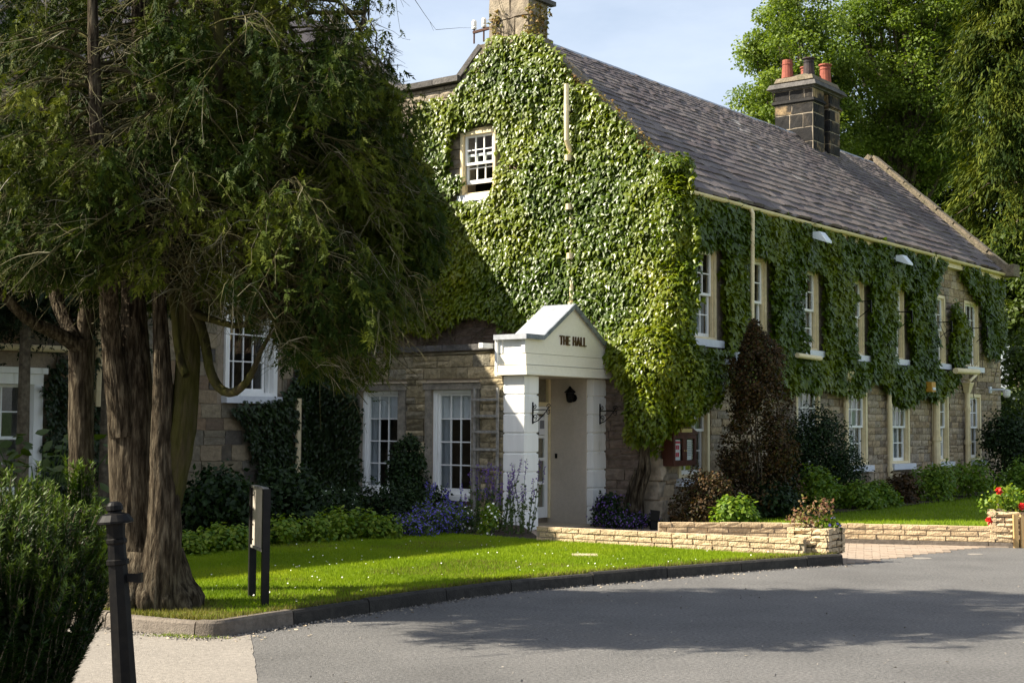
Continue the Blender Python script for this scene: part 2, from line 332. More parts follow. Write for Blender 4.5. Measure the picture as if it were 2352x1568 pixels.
# stone, brick and slate pieces: a few unit templates, instanced as objects, the rest joined
def rough_template(seed, face=.30, jit=.06, nx=4, nz=3, dis=.14):
    g = np.random.default_rng(seed); v = []; f = []
    for j in range(nz):
        for i in range(nx):
            edge = i in (0, nx - 1) or j in (0, nz - 1)
            x = -.5 + i / (nx - 1) + (0 if i in (0, nx - 1) else g.normal() * .05); z = -.5 + j / (nz - 1) + (0 if j in (0, nz - 1) else g.normal() * .08)
            if i in (0, nx - 1): x += g.normal() * .012
            if j in (0, nz - 1): z += g.normal() * .02
            v.append((x, -.5 + (face + g.normal() * jit if edge else abs(g.normal()) * dis), z))
    for j in range(nz - 1):
        for i in range(nx - 1): a = j * nx + i; f.append((a, a + 1, a + nx + 1, a + nx))
    ring = [i for i in range(nx)] + [j * nx + nx - 1 for j in range(1, nz)] + [(nz - 1) * nx + i for i in range(nx - 2, -1, -1)] + [j * nx for j in range(nz - 2, 0, -1)]
    b = len(v)
    for k in ring: v.append((v[k][0], .5, v[k][2]))
    m = len(ring)
    for q in range(m): f.append((ring[q], b + q, b + (q + 1) % m, ring[(q + 1) % m]))
    return np.array(v), f
def slab_template(seed):
    g = np.random.default_rng(seed); j = lambda s: g.normal() * s
    v = np.array([(-.5, -.5 + j(.04), -.5), (-.1, -.5 + j(.05), -.5 + j(.1)), (.5, -.5 + j(.04), -.5), (.5, .5, -.5), (-.5, .5, -.5),
                  (-.5, -.5 + j(.04), .5), (-.1, -.5 + j(.05), .5 + j(.15)), (.5, -.5 + j(.04), .5), (.5, .5, .5), (-.5, .5, .5)])
    f = [(4, 3, 2, 1, 0), (5, 6, 7, 8, 9), (0, 1, 6, 5), (1, 2, 7, 6), (2, 3, 8, 7), (3, 4, 9, 8), (4, 0, 5, 9)]
    return v, f
ROUGH = [rough_template(s) for s in range(7)]
FLAT = [rough_template(20 + s, .10, .03) for s in range(5)]
SLAB = [slab_template(s) for s in range(6)]
_tm = {}
def pieces(name, mats4, tpls, mat, parent, limit=300, key=None):
    """mats4: 4x4 matrices in the frame of the parent's thing; nearest to the camera become objects, the rest one joined part."""
    b = off(parent); rt = root(parent)
    Mw = Matrix.Translation(rt.location) @ rt.rotation_euler.to_matrix().to_4x4() @ Matrix.Translation(-b)
    def near(m):
        p = Mw @ m.translation; d = (p - EYE).length; return d * d / max(1e-6, abs(m.to_scale().x * m.to_scale().z))
    order = sorted(mats4, key=key or near)
    for i, m in enumerate(order[:limit]):
        k = i % len(tpls); kk = (name, id(tpls), k, mat.name)
        if kk not in _tm:
            v, f = tpls[k]; _tm[kk] = raw_mesh(name, v, [q for t in f for q in t], np.cumsum([0] + [len(t) for t in f[:-1]]), mat)
        o = link(name, _tm[kk], parent); o.matrix_basis = Matrix.Translation(-b) @ m
    rest = order[limit:]
    if rest:
        V = []; Lp = []; St = []; Ti = []; n = 0; ls = 0
        for i, m in enumerate(rest):
            v, f = tpls[i % len(tpls)]; A = np.array(m); V.append(v @ A[:3, :3].T + A[:3, 3]); t = random.random()
            Ti.append(np.full(len(v), t))
            for q in f: Lp += [j + n for j in q]; St.append(ls); ls += len(q)
            n += len(v)
        o = finish(name, np.concatenate(V), Lp, St, mat, parent, None, np.concatenate(Ti)); o['kind'] = 'stuff'
# ================================================================ SETTING: ground, road, lawn
def sheet(name, pts, z, mat, kind='structure', thick=0):
    m = MB(); P = [Vector((p[0], p[1], z)) for p in pts]
    if thick: m.prism([p - Vector((0, 0, thick)) for p in P], (0, 0, thick))
    else: m.add(P, [tuple(range(len(P)))])
    o = m.build(name, mat); tag(o, kind=kind); return o
sheet('ground', [(-2500, -2500), (2500, -2500), (2500, 2500), (-2500, 2500)], -.03, MT['field'])
sheet('road', [(-60, -40), (60, -40), (60, 24), (-60, 24)], 0, MT['asphalt'])
kerb_px = [(-900, 1424), (-300, 1428), (100, 1434), (225, 1440), (300, 1450), (430, 1462), (500, 1464), (565, 1454), (700, 1432), (850, 1408), (1000, 1385), (1176, 1361), (1400, 1340), (1600, 1322), (1800, 1306), (1938, 1297)]
def smooth_path(P, n=6):
    P = [Vector(p) for p in P]; out = []
    for i in range(len(P) - 1):
        a, b, c, d = P[max(i - 1, 0)], P[i], P[i + 1], P[min(i + 2, len(P) - 1)]
        for k in range(n):
            t = k / n; out.append(.5 * ((2 * b) + (c - a) * t + (2 * a - 5 * b + 4 * c - d) * t * t + (3 * b - a - 3 * c + d) * t ** 3))
    out.append(P[-1]); return out
KERB = smooth_path([at(x, y, 0) for x, y in kerb_px], 6)
LZ = .115
pier_c = at(1850, 1272, LZ)
sheet('concrete_apron', [at(-2200, 1420, 0), at(-900, 1424.5, 0)] + [at(x, y + .5, 0) for x, y in kerb_px[1:7]] + [at(575, 1452, 0)] + [at(575 + (y - 1462) * .17 + random.uniform(-2.5, 2.5), y, 0) for y in range(1466, 1568, 6)] + [at(593, 1572, 0), at(606, 1760, 0), at(620, 2300, 0), at(-3500, 2300, 0)], .004, MT['concrete'])
# lawn slab, inside the kerb
back_px = [(1850, 1274), (1700, 1268), (1500, 1256), (1240, 1240), (1080, 1228), (900, 1218), (760, 1225), (600, 1240), (410, 1254), (200, 1240), (-300, 1235), (-900, 1240)]
inner = []
for i, p in enumerate(KERB):
    d = (KERB[min(i + 1, len(KERB) - 1)] - KERB[max(i - 1, 0)]).normalized(); nrm = Vector((-d.y, d.x, 0)); inner.append(p + nrm * .11)
LAWN = [(p.x, p.y) for p in inner] + [tuple(at(x, y, LZ)[:2]) for x, y in back_px]
sheet('lawn', LAWN, LZ, MT['lawn'], thick=.10)
BED = [tuple(at(x, y, LZ)[:2]) for x, y in [(1250, 1240)] + back_px[4:]] + [H(-20, 6.0)[:2], H(-2.2, 6.0)[:2], H(-2.2, 1.5)[:2], H(-2.4, 1.0)[:2]]
sheet('flower_bed', BED, .10, MT['soil'])
kb = bpy.data.objects.new('kerb', None); col.objects.link(kb); kb['kind'] = 'structure'; OFF['kerb'] = Vector((0, 0, 0))
acc = 0; start = 0; seglen = .92; stones = []
for i in range(1, len(KERB)):
    acc += (KERB[i] - KERB[i - 1]).length
    if acc > seglen or i == len(KERB) - 1:
        stones.append((start, i)); start = i; acc = 0
for (i0, i1) in stones:
    m = MB(); gap = .006
    P = KERB[i0:i1 + 1]; I = inner[i0:i1 + 1]; top = .125 + random.uniform(-.008, .006); n = len(P)
    d0 = (P[1] - P[0]).normalized(); d1 = (P[-1] - P[-2]).normalized()
    P = [P[0] + d0 * gap] + P[1:-1] + [P[-1] - d1 * gap]; I = [I[0] + d0 * gap] + I[1:-1] + [I[-1] - d1 * gap]
    vs = []
    for p, q in zip(P, I):
        w = (q - p); vs += [p + Vector((0, 0, -.02)), p + w * .12 + Vector((0, 0, top - .02)), p + w * .28 + Vector((0, 0, top)), q + Vector((0, 0, top - .002)), q + Vector((0, 0, -.02))]
    fs = [(5 * k + j, 5 * k + 5 + j, 5 * k + 6 + j, 5 * k + 1 + j) for k in range(n - 1) for j in range(4)] + [tuple(range(5)), tuple(range(5 * n - 5, 5 * n))[::-1]]
    m.add(vs, fs); m.build('kerb_stone', MT['kerb_pale'] if P[0].x < -1.95 else MT['kerb'], kb)

# ================================================================ WALL AND WINDOW HELPERS (house axes: a along the ridge, s across, z up)
def mapF(s0): return (lambda u, d, z: (u, s0 - d, z)), 'F', s0        # wall seen from the long front: u = a
def mapG(a0): return (lambda u, d, z: (a0 - d, u, z)), 'G', a0        # wall seen from the gable side: u = s
def wall_box(mb, m, u0, u1, d0, d1, z0, z1):
    p = [m(u0, d0, z0), m(u1, d1, z1)]; mb.box(p[0][0], p[1][0], p[0][1], p[1][1], p[0][2], p[1][2])
def wall_cells(mb, m, u0, u1, z0, z1, holes, d0=-.02, d1=-.35):
    us = sorted({u0, u1} | {min(max(h[k], u0), u1) for h in holes for k in (0, 1)})
    zs = sorted({z0, z1} | {min(max(h[k], z0), z1) for h in holes for k in (2, 3)})
    for i in range(len(us) - 1):
        j = 0
        while j < len(zs) - 1:
            cu = (us[i] + us[i + 1]) / 2
            solid = lambda q: not any(h[0] < cu < h[1] and h[2] < (zs[q] + zs[q + 1]) / 2 < h[3] for h in holes)
            if not solid(j): j += 1; continue
            k = j
            while k < len(zs) - 1 and solid(k): k += 1
            wall_box(mb, m, us[i], us[i + 1], d0, d1, zs[j], zs[k]); j = k
def stone_mats(mm, u0, u1, z0, z1, holes, hr, lr, dep=.05, keep=None, gap=.012, seed=0):
    """coursed stones on a wall: matrices in house axes; pieces proud of the recessed mortar face"""
    m, ty, c = mm; g = random.Random(seed); out = []
    rot = Matrix.Rotation(0 if ty == 'F' else -math.pi / 2, 4, 'Z'); z = z0
    while z < z1 - .03:
        h = min(g.uniform(*hr), z1 - z); u = u0 - g.uniform(0, lr[0])
        while u < u1:
            l = g.uniform(*lr); a, b = max(u, u0), min(u + l, u1); u += l
            segs = [(a, b)]
            for q in holes:
                if q[2] < z + h * .7 and q[3] > z + h * .3:
                    ns = []
                    for (x, y) in segs:
                        if q[1] <= x or q[0] >= y: ns.append((x, y))
                        else:
                            if q[0] - x > .05: ns.append((x, q[0]))
                            if y - q[1] > .05: ns.append((q[1], y))
                    segs = ns
            for (x, y) in segs:
                if y - x < .05 or (keep and not keep((x + y) / 2, z + h / 2)): continue
                parts = [(z, h)]
                if h > hr[1] * .8 and g.random() < .22: parts = [(z, h * .52), (z + h * .52, h * .48)]
                for (zz, hh) in parts:
                    t = dep * g.uniform(.75, 1.25)
                    out.append(Matrix.Translation(m((x + y) / 2, -.02 + t / 2 - .012, zz + hh / 2)) @ rot @ Matrix.Diagonal((y - x - gap, t + .024, hh - gap, 1)))
        z += h
    return out

_pm = {}
def pane(parent, mm, u0, u1, z0, z1, d):
    m, ty, c = mm; b = off(parent); w, h = round(u1 - u0, 3), round(z1 - z0, 3); k = (ty, w, h)
    if k not in _pm:
        q = MB(); (q.box(-w / 2, w / 2, -.002, .002, -h / 2, h / 2) if ty == 'F' else q.box(-.002, .002, -w / 2, w / 2, -h / 2, h / 2))
        lp = [i for f in q.f for i in f]; _pm[k] = raw_mesh('pane', np.array(q.v), lp, np.cumsum([0] + [4] * (len(q.f) - 1)), MT['glass'])
    o = link('pane', _pm[k], parent); o.location = Vector(m((u0 + u1) / 2, d, (z0 + z1) / 2)) - b
    tilt = random.gauss(0, .006); o.rotation_euler = (random.gauss(0, .006), 0, tilt)
def sash(parent, mm, u0, u1, z0, z1, cols, rows, d, mat, bot=.07, rail=.045, bar=.020):
    m = mm[0]; q = MB(); t = .04
    B = lambda a, b, c_, e, dd=0: wall_box(q, m, a, b, d - dd, d - t + dd, c_, e)
    B(u0, u0 + rail, z0, z1); B(u1 - rail, u1, z0, z1); B(u0 + rail, u1 - rail, z1 - rail, z1); B(u0 + rail, u1 - rail, z0, z0 + bot)
    U = [u0 + rail + (u1 - u0 - 2 * rail) * i / cols for i in range(cols + 1)]; Z = [z0 + bot + (z1 - rail - z0 - bot) * j / rows for j in range(rows + 1)]
    for i in range(1, cols): B(U[i] - bar / 2, U[i] + bar / 2, z0 + bot, z1 - rail, .006)
    for j in range(1, rows): B(u0 + rail, u1 - rail, Z[j] - bar / 2, Z[j] + bar / 2, .009)
    s = q.build('sash', mat, parent)
    for i in range(cols):
        for j in range(rows): pane(parent, mm, U[i], U[i + 1], Z[j], Z[j + 1], d - .022)
    return s
def curtains(parent, mm, u0, u1, z0, z1, d, mat, split=True, name='curtain', amp=.03):
    m = mm[0]
    for (a, b) in ([(u0, u0 + (u1 - u0) * .46), (u0 + (u1 - u0) * .54, u1)] if split else [(u0, u1)]):
        n = 22; v = []; ph = random.random() * 6
        for k in range(n + 1):
            u = a + (b - a) * k / n; dd = d + amp * math.sin(k * 1.35 + ph) * (1 + .4 * math.sin(k * .37))
            v += [m(u, dd, z0), m(u, dd * 1.0 + .006, z1)]
        q = MB(); q.add(v, [(2 * k, 2 * k + 2, 2 * k + 3, 2 * k + 1) for k in range(n)]); q.build(name, mat, parent)
def sash_window(parent, mm, u0, u1, z0, z1, cols=3, ru=2, rl=2, recess=.12, cas=.07, cmat=None, smat=None, sill=.13, sill_over=.09, sillmat=None, lift=0, mid=.5, proud=.03, name='window', curt=None, single=False):
    m = mm[0]; q = MB(); cmat = cmat or MT['cream']; smat = smat or MT['white']
    wall_box(q, m, u0, u0 + cas, proud, -recess - .1, z0, z1); wall_box(q, m, u1 - cas, u1, proud, -recess - .1, z0, z1)
    wall_box(q, m, u0 + cas, u1 - cas, proud, -recess - .1, z1 - cas, z1); wall_box(q, m, u0 + cas, u1 - cas, proud * .5, -recess - .1, z0, z0 + cas * .7)
    for s_ in (-1, 1):      # a shallow inner bead on the reveal
        x = u0 + cas if s_ < 0 else u1 - cas
        wall_box(q, m, x, x + .018 * -s_, -recess * .55, -recess - .02, z0 + cas * .7, z1 - cas)
    w = q.build(name, cmat, parent)
    U0, U1, Z0, Z1 = u0 + cas + .018, u1 - cas - .018, z0 + cas * .7, z1 - cas
    if single: sash(w, mm, U0, U1, Z0, Z1, cols, ru, -recess, smat)
    else:
        zm = Z0 + (Z1 - Z0) * (1 - mid)
        sash(w, mm, U0, U1, zm - .02, Z1, cols, ru, -recess, smat, bot=.045)
        sash(w, mm, U0, U1, Z0 + lift, zm + .02 + lift, cols, rl, -recess - .045, smat)
    if sill:
        q = MB(); wall_box(q, m, u0 - sill_over, u1 + sill_over, .12, -recess - .05, z0 - sill, z0 - .004); q.build('sill', sillmat or MT['sill'], w)
    if curt == 'net': curtains(w, mm, U0 + .01, U1 - .01, Z0 + .02, Z1, -recess - .17, MT['curtain'])
    if curt == 'half': curtains(w, mm, U0 + .01, U1 - .01, Z0 + .02, Z0 + (Z1 - Z0) * .45, -recess - .17, MT['curtain'])
    if curt == 'sides':
        dU = (U1 - U0); curtains(w, mm, U0 + .005, U0 + dU * .2, Z0, Z1, -recess - .17, MT['curtain'], False); curtains(w, mm, U1 - dU * .2, U1 - .005, Z0, Z1, -recess - .17, MT['curtain'], False)
    return w

# ================================================================ THE LONG HOUSE
LEN = 16.9; EZ = 5.80; RS = 3.3; RZ = 8.83; PIT = math.atan2(RZ - EZ, RS)
house = thing_h('gabled_house', 'long two-storey stone house with slate roof, ivy-covered gable and a row of cream sash windows', 'house', (0, 0, .1))
mF = mapF(0); mG = mapG(0)
up_r = [1.926, 3.835, 6.06, 8.28, 10.46, 13.0, 15.27]
lo_r = [1.675, None, 6.1, 8.4, 10.72, 13.14, 15.37]
upW = [(r - 1.0, r, 3.16, 4.78) for r in up_r]
loW = [(r - 1.06, r, .86, 2.49) for r in lo_r if r] 
loW[0] = (.62, 1.675, .78, 2.42)
gW = (3.38, 4.20, 5.86, 7.02)
w = MB()
holesF = upW + loW
wall_cells(w, mF[0], .001, LEN, -.05, EZ, holesF)
wall_cells(w, mG[0], -.0 + .02, 6.0, -.05, EZ, [])
g = lambda pts: [(0.02, s, z) for s, z in pts]
w.prism(g([(0.02, EZ), (gW[0], EZ), (gW[0], 8.55), (2.65, 8.55), (0.02, 6.0)]), (.33, 0, 0))
w.prism(g([(gW[0], gW[3]), (gW[1], gW[3]), (gW[1], 8.25), (3.85, 8.55), (gW[0], 8.55)]), (.33, 0, 0))
w.prism(g([(gW[0], EZ), (gW[1], EZ), (gW[1], gW[2]), (gW[0], gW[2])]), (.33, 0, 0))
w.prism(g([(gW[1], EZ), (6.0, EZ), (6.0, 8.0), (4.3, 8.0), (gW[1], 8.25)]), (.33, 0, 0))
w.prism([(LEN, .02, EZ), (LEN, 6.6, EZ), (LEN, 3.3, RZ + .05)], (-.33, 0, 0))
w.box(LEN - .33, LEN, .02, 6.6, -.05, EZ); w.box(.4, LEN - .4, 6.3, 6.6, -.05, EZ); w.box(.02, .35, 6.0, 6.6, -.05, 6.3)
w.box(.4, LEN - .4, .4, 6.25, 2.75, 2.85)       # upper floor
w.box(8.9, 9.0, .4, 6.25, 0, 5.7)
wall = w.build('wall', MT['mortar'], house)
st = stone_mats(mF, .02, LEN, .08, 2.98, [(h[0] - .02, h[1] + .02, h[2] - .14, h[3] + .03) for h in loW], (.13, .20), (.2, .48), .05, seed=1)
st += stone_mats(mF, 12.2, LEN, 2.98, 5.5, [(h[0] - .02, h[1] + .02, h[2] - .14, h[3] + .03) for h in upW], (.13, .20), (.2, .45), .05, seed=2)
pieces('stone', st, ROUGH, MT['stone_f'], wall, 300)
sg = stone_mats(mG, .34, 1.5, .12, 2.7, [], (.10, .2), (.2, .5), .05, seed=3)
sg += stone_mats(mG, 1.0, 5.72, 2.98, 4.0, [], (.12, .2), (.25, .5), .05, seed=4)
pieces('grimy_stone', sg, ROUGH, MT['stone_d'], wall, 140)
sg = stone_mats(mG, 3.1, 5.72, 5.2, 7.98, [(gW[0] - .02, gW[1] + .02, gW[2] - .14, gW[3] + .15)], (.14, .24), (.22, .5), .06, keep=lambda u, z: z < 7.98 and z < 8.3 - max(0, 4.3 - u) * -.0, seed=5)
sg += stone_mats(mG, 3.2, 4.25, 7.95, 8.5, [], (.14, .2), (.22, .4), .05, keep=lambda u, z: z < 8.45 - max(0, u - 3.9) * .95, seed=6)
pieces('rough_stone', sg, ROUGH, MT['stone_c'], wall, 140)
q = []      # corner quoins
z = .08
for i in range(9):
    h = random.uniform(.26, .36); l = .42 if i % 2 else .26
    q.append(Matrix.Translation((.0 + l / 2 - .03, -.0 + .3 / 2 - .03, z + h / 2)) @ Matrix.Diagonal((l, .3 + (.16 if not i % 2 else 0), h - .012, 1))); z += h
pieces('quoin', q, FLAT, MT['stone_c'], wall, 20)
for i, h in enumerate(upW): sash_window(house, mF, *h, recess=.055, cas=.07, proud=.012, curt='sides' if i % 2 else 'half')
for i, h in enumerate(loW): sash_window(house, mF, *h, recess=.055, cas=.08, proud=.012, curt='net' if i else 'sides')
sash_window(house, mG, *gW, cols=3, ru=2, rl=2, recess=-.05, cas=.055, proud=.11, lift=.17, sill=.12, sill_over=.06)
q = MB(); wall_box(q, mG[0], gW[0] - .1, gW[1] + .1, .05, -.02, gW[3] + .002, gW[3] + .07); q.build('window_head', MT['cream'], house)
# roof
rf = MB(); sl = math.sin(PIT); cl = math.cos(PIT)
rf.prism([(.3, -.17, EZ - .16), (.3, RS, RZ - .03), (.3, RS, RZ - .16), (.3, -.1, EZ - .23)], (LEN - .6, 0, 0))
rf.prism([(.3, 6.78, EZ - .16), (.3, RS, RZ - .03), (.3, RS, RZ - .16), (.3, 6.7, EZ - .23)], (LEN - .6, 0, 0))
roof = rf.build('roof', MT['slate'], house)
sm = []; dist = -.02; tot = (RS + .17) / cl; k = 0; ncr = 25
exps = [.31 - .21 * i / ncr for i in range(ncr)]; sc = tot / sum(exps); exps = [e * sc for e in exps]
for k, e in enumerate(exps):
    a = .3 + random.uniform(-.2, 0); wr_ = (.30, .62) if k < 8 else (.22, .45) if k < 16 else (.15, .30)
    ln_ = e * 1.55; tilt = PIT - .085
    while a < LEN - .3:
        wd = random.uniform(*wr_); x0, x1 = max(a, .3), min(a + wd, LEN - .32); a += wd
        if x1 - x0 < .04: continue
        t = random.uniform(.048, .058)
        mid = dist + e * .1 + ln_ / 2 - random.uniform(0, .02); sag = -.03 * math.sin((x0 / LEN) * math.pi)
        s_ = -.17 + mid * cl; z_ = EZ - .16 + mid * sl + .028 + sag * 0
        sm.append(Matrix.Translation(((x0 + x1) / 2, s_ - .02, z_ + .026)) @ Matrix.Rotation(tilt + random.gauss(0, .006), 4, 'X') @ Matrix.Diagonal((x1 - x0 - .006, ln_, t, 1)))
    dist += e
Mh = Matrix.Translation(H(0, 0)) @ Matrix.Rotation(TH, 4, 'Z')
def slate_key(mt):
    p = Mh @ mt.translation; s = mt.to_scale(); return (p - EYE).length ** 2 / (s.x * s.y)
pieces('slate', sm, SLAB, MT['slate'], roof, 300, key=slate_key)
for i in range(28):
    a0 = .35 + i * (LEN - .75) / 28; a1 = a0 + (LEN - .75) / 28 - .008; zz = RZ + .02 - .05 * math.sin(math.pi * a0 / LEN) * 0
    m = MB(); m.prism([(a0, RS - .20, zz - .13), (a0, RS - .05, zz + .05), (a0, RS + .05, zz + .05), (a0, RS + .20, zz - .13), (a0, RS, zz - .02)], (a1 - a0, 0, 0)); m.build('ridge_tile', MT['ridge'], roof)
# verge copings
def coping_run(p, q, n, wd, th, mat, name, a0, lift=0.0, j=.01):
    for i in range(n):
        t0, t1 = i / n + .004, (i + 1) / n - .004
        P = Vector(p).lerp(Vector(q), t0); Q = Vector(p).lerp(Vector(q), t1); e = Vector((0, random.gauss(0, j * .4), random.gauss(0, j)))
        m = MB(); m.beam(P + e, Q + e, wd, th, up=(1, 0, 0) if False else (0, 0, 1)); m.build(name, mat, house)
coping_run((.14, -.02, 6.06), (.14, 2.62, 8.60), 5, .44, .12, MT['coping'], 'gable_coping', 0)
coping_run((.14, 3.78, 8.62), (.14, 4.3, 8.12), 1, .44, .10, MT['coping_dark'], 'gable_coping', 0)
coping_run((.10, 4.26, 8.07), (.10, 6.1, 8.07), 3, .48, .11, MT['coping_dark'], 'parapet_coping', 0)
m = MB(); m.prism([(-.08, -.45, 5.98), (-.08, .12, 5.80), (-.08, .12, 6.24), (-.08, -.12, 6.12), (-.08, -.47, 6.10)], (.46, 0, 0)); m.build('kneeler', MT['coping'], house)
m = MB(); m.box(-.06, .52, 2.55, 3.85, 8.44, 8.62); m.build('chimney_shoulder', MT['coping'], house)
coping_run((LEN - .1, -.25, EZ + .04), (LEN - .1, 3.35, RZ + .24), 8, .34, .09, MT['coping'], 'gable_coping', 0)
coping_run((LEN - .1, 3.38, RZ + .28), (LEN - .1, 6.8, EZ + .1), 5, .45, .14, MT['coping'], 'gable_coping', 0)
m = MB(); m.box(LEN - .36, LEN + .1, -.5, .1, EZ - .25, EZ + .06); m.build('kneeler', MT['coping'], house)
m = MB(); m.prism([(LEN - .30, -.1, EZ - .1), (LEN - .30, 3.3, RZ - .05), (LEN - .30, 3.3, RZ + .2), (LEN - .30, -.1, EZ + .1)], (.28, 0, 0)); m.build('verge_upstand', MT['coping'], house)
# gutter and pipes
def gutter(a0, a1, s, z, r=.06):
    m = MB(); n = 6; v = []
    for a in (a0, a1):
        for k in range(n + 1): t = math.pi * k / n; v.append((a, s - r * math.cos(t), z - r * math.sin(t)))
        for k in range(n + 1): t = math.pi * (n - k) / n; v.append((a, s - (r - .008) * math.cos(t), z - (r - .008) * math.sin(t)))
    q = 2 * (n + 1); m.add(v, [(k, (k + 1) % q, q + (k + 1) % q, q + k) for k in range(q)] + [tuple(range(q)), tuple(range(q, 2 * q))[::-1]])
    return m.build('gutter', MT['cream'], house)
ng = 8
for i in range(ng):
    a0 = .35 + i * (LEN - .45) / ng; gutter(a0, a0 + (LEN - .45) / ng - .01, -.235, EZ - .17 - .01 * math.sin(i))
m = MB(); m.box(.4, LEN - .1, -.165, -.02, EZ - .34, EZ - .19); m.build('soffit_board', MT['cream'], house)
def pipe(parent, pts, r=.045, mat=None, name='downpipe', collars=0):
    m = MB(); m.tube(pts, r, 9); P, Q = Vector(pts[0]), Vector(pts[-1])
    for i in range(collars):
        c = P.lerp(Q, (i + .5) / collars); m.tube([c - (Q - P).normalized() * .05, c + (Q - P).normalized() * .05], r * 1.3, 9)
    return m.build(name, mat or MT['cream'], parent)
def hopper(parent, a, s, z):
    m = MB(); m.hexa([(a - .07, s - .06, z - .22), (a + .07, s - .06, z - .22), (a + .07, s + .06, z - .22), (a - .07, s + .06, z - .22), (a - .14, s - .11, z), (a + .14, s - .11, z), (a + .14, s + .07, z), (a - .14, s + .07, z)])
    m.box(a - .15, a + .15, s - .12, s + .07, z, z + .03); m.build('hopper', MT['cream'], parent)
p = pipe(house, [(2.76, -.24, EZ - .2), (2.76, -.29, EZ - .30), (2.76, -.27, 3.3)], .038)
p = pipe(house, [(7.13, -.10, 2.5), (7.13, -.10, .1)], .05, collars=3); hopper(p, 7.13, -.10, 2.76)
pipe(house, [(9.36, -.10, 2.8), (9.36, -.10, .05)], .05, collars=2)
pipe(house, [(12.03, -.13, 2.75), (12.03, -.13, .05)], .085, collars=1)
p = pipe(house, [(14.1, -.12, 2.5), (14.1, -.12, .1)], .065, collars=3); hopper(p, 14.1, -.12, 2.72)
pipe(house, [(14.2, -.14, 2.78), (14.85, -.14, 3.02)], .035)
p = pipe(house, [(11.75, -.12, 5.3), (11.75, -.12, 4.6)], .05); hopper(p, 11.75, -.14, 5.56)
pipe(house, [(12.5, -.42, 2.98), (14.0, -.42, 3.0)], .07, name='waste_pipe')
pipe(house, [(4.4, -.35, 3.0), (5.4, -.35, 2.98)], .05, name='waste_pipe')
# rear chimney, a stack of two piers joined by a recess
ca0, ca1, cs0, cs1 = 11.76, 13.3, 2.79, 3.81
ch = MB(); ch.box(ca0 - .008, ca0 + .6, cs0 - .008, cs1 - .02, 7.4, 9.98); ch.box(ca1 - .6, ca1 - .02, cs0 - .008, cs1 - .02, 7.4, 9.98); ch.box(ca0 + .5, ca1 - .5, cs0 + .14, cs1 - .14, 7.4, 9.98)
chim = ch.build('chimney', MT['lime'], house)
def stack_stones(x0, x1, y0, y1, z0, z1, hr, seed):
    g = random.Random(seed); out = []; z = z0; k = 0
    while z < z1 - .05:
        h = min(g.uniform(*hr), z1 - z); k += 1
        def face(L0, L1, fn, rot):
            cut = [L0]; x = L0 + (g.uniform(.2, .35) if k % 2 else g.uniform(.4, .7)) * (L1 - L0)
            while x < L1 - .15: cut.append(x); x += g.uniform(.3, .55)
            cut.append(L1)
            for a, b in zip(cut, cut[1:]): out.append(Matrix.Translation(fn((a + b) / 2, z + h / 2)) @ rot @ Matrix.Diagonal((b - a - .026, .06, h - .026, 1)))
        face(y0, y1, lambda u, zz: (x0 + .005, u, zz), Matrix.Rotation(-math.pi / 2, 4, 'Z'))
        face(x0, x1, lambda u, zz: (u, y0 + .005, zz), Matrix.Identity(4))
        z += h
    return out
ss = stack_stones(ca0, ca0 + .62, cs0, cs1, 7.8, 9.62, (.24, .36), 1) + stack_stones(ca1 - .62, ca1, cs0, cs1, 7.8, 9.62, (.24, .36), 2)
ss += stack_stones(ca0 + .62, ca1 - .62, cs0 + .12, cs1, 7.8, 9.62, (.24, .36), 3)
ss += stack_stones(ca0, ca0 + .62, cs0, cs1, 9.74, 9.98, (.24, .3), 4) + stack_stones(ca1 - .62, ca1, cs0, cs1, 9.74, 9.98, (.24, .3), 5)
pieces('stack_stone', ss, FLAT, MT['soot'], chim, 300)
def slabm(x0, x1, y0, y1, z0, z1, mat, bev=.04):
    m = MB(); m.box(x0 + bev, x1 - bev, y0 + bev, y1 - bev, z0, z0 + (z1 - z0) * .3); m.hexa([(x0, y0, z0 + (z1 - z0) * .3), (x1, y0, z0 + (z1 - z0) * .3), (x1, y1, z0 + (z1 - z0) * .3), (x0, y1, z0 + (z1 - z0) * .3), (x0 + bev * .6, y0 + bev * .6, z1), (x1 - bev * .6, y0 + bev * .6, z1), (x1 - bev * .6, y1 - bev * .6, z1), (x0 + bev * .6, y1 - bev * .6, z1)])
    return m.build('chimney_band', mat, chim)
slabm(ca0 - .07, ca0 + .66, cs0 - .07, cs1 + .07, 9.63, 9.74, MT['soot']); slabm(ca1 - .66, ca1 + .07, cs0 - .07, cs1 + .07, 9.631, 9.741, MT['soot'])
slabm(ca0 - .16, ca1 + .16, cs0 - .16, cs1 + .16, 9.985, 10.16, MT['coping_dark'], .1); slabm(ca0 - .02, ca1 + .02, cs0 - .02, cs1 + .02, 10.163, 10.33, MT['coping'], .08)
m = MB(); m.hexa([(ca0 + .1, cs0 + .1, 10.33), (ca1 - .1, cs0 + .1, 10.33), (ca1 - .1, cs1 - .1, 10.33), (ca0 + .1, cs1 - .1, 10.33), (ca0 + .35, cs0 + .35, 10.45), (ca1 - .35, cs0 + .35, 10.45), (ca1 - .35, cs1 - .35, 10.45), (ca0 + .35, cs1 - .35, 10.45)]); m.build('flaunching', MT['coping'], chim)
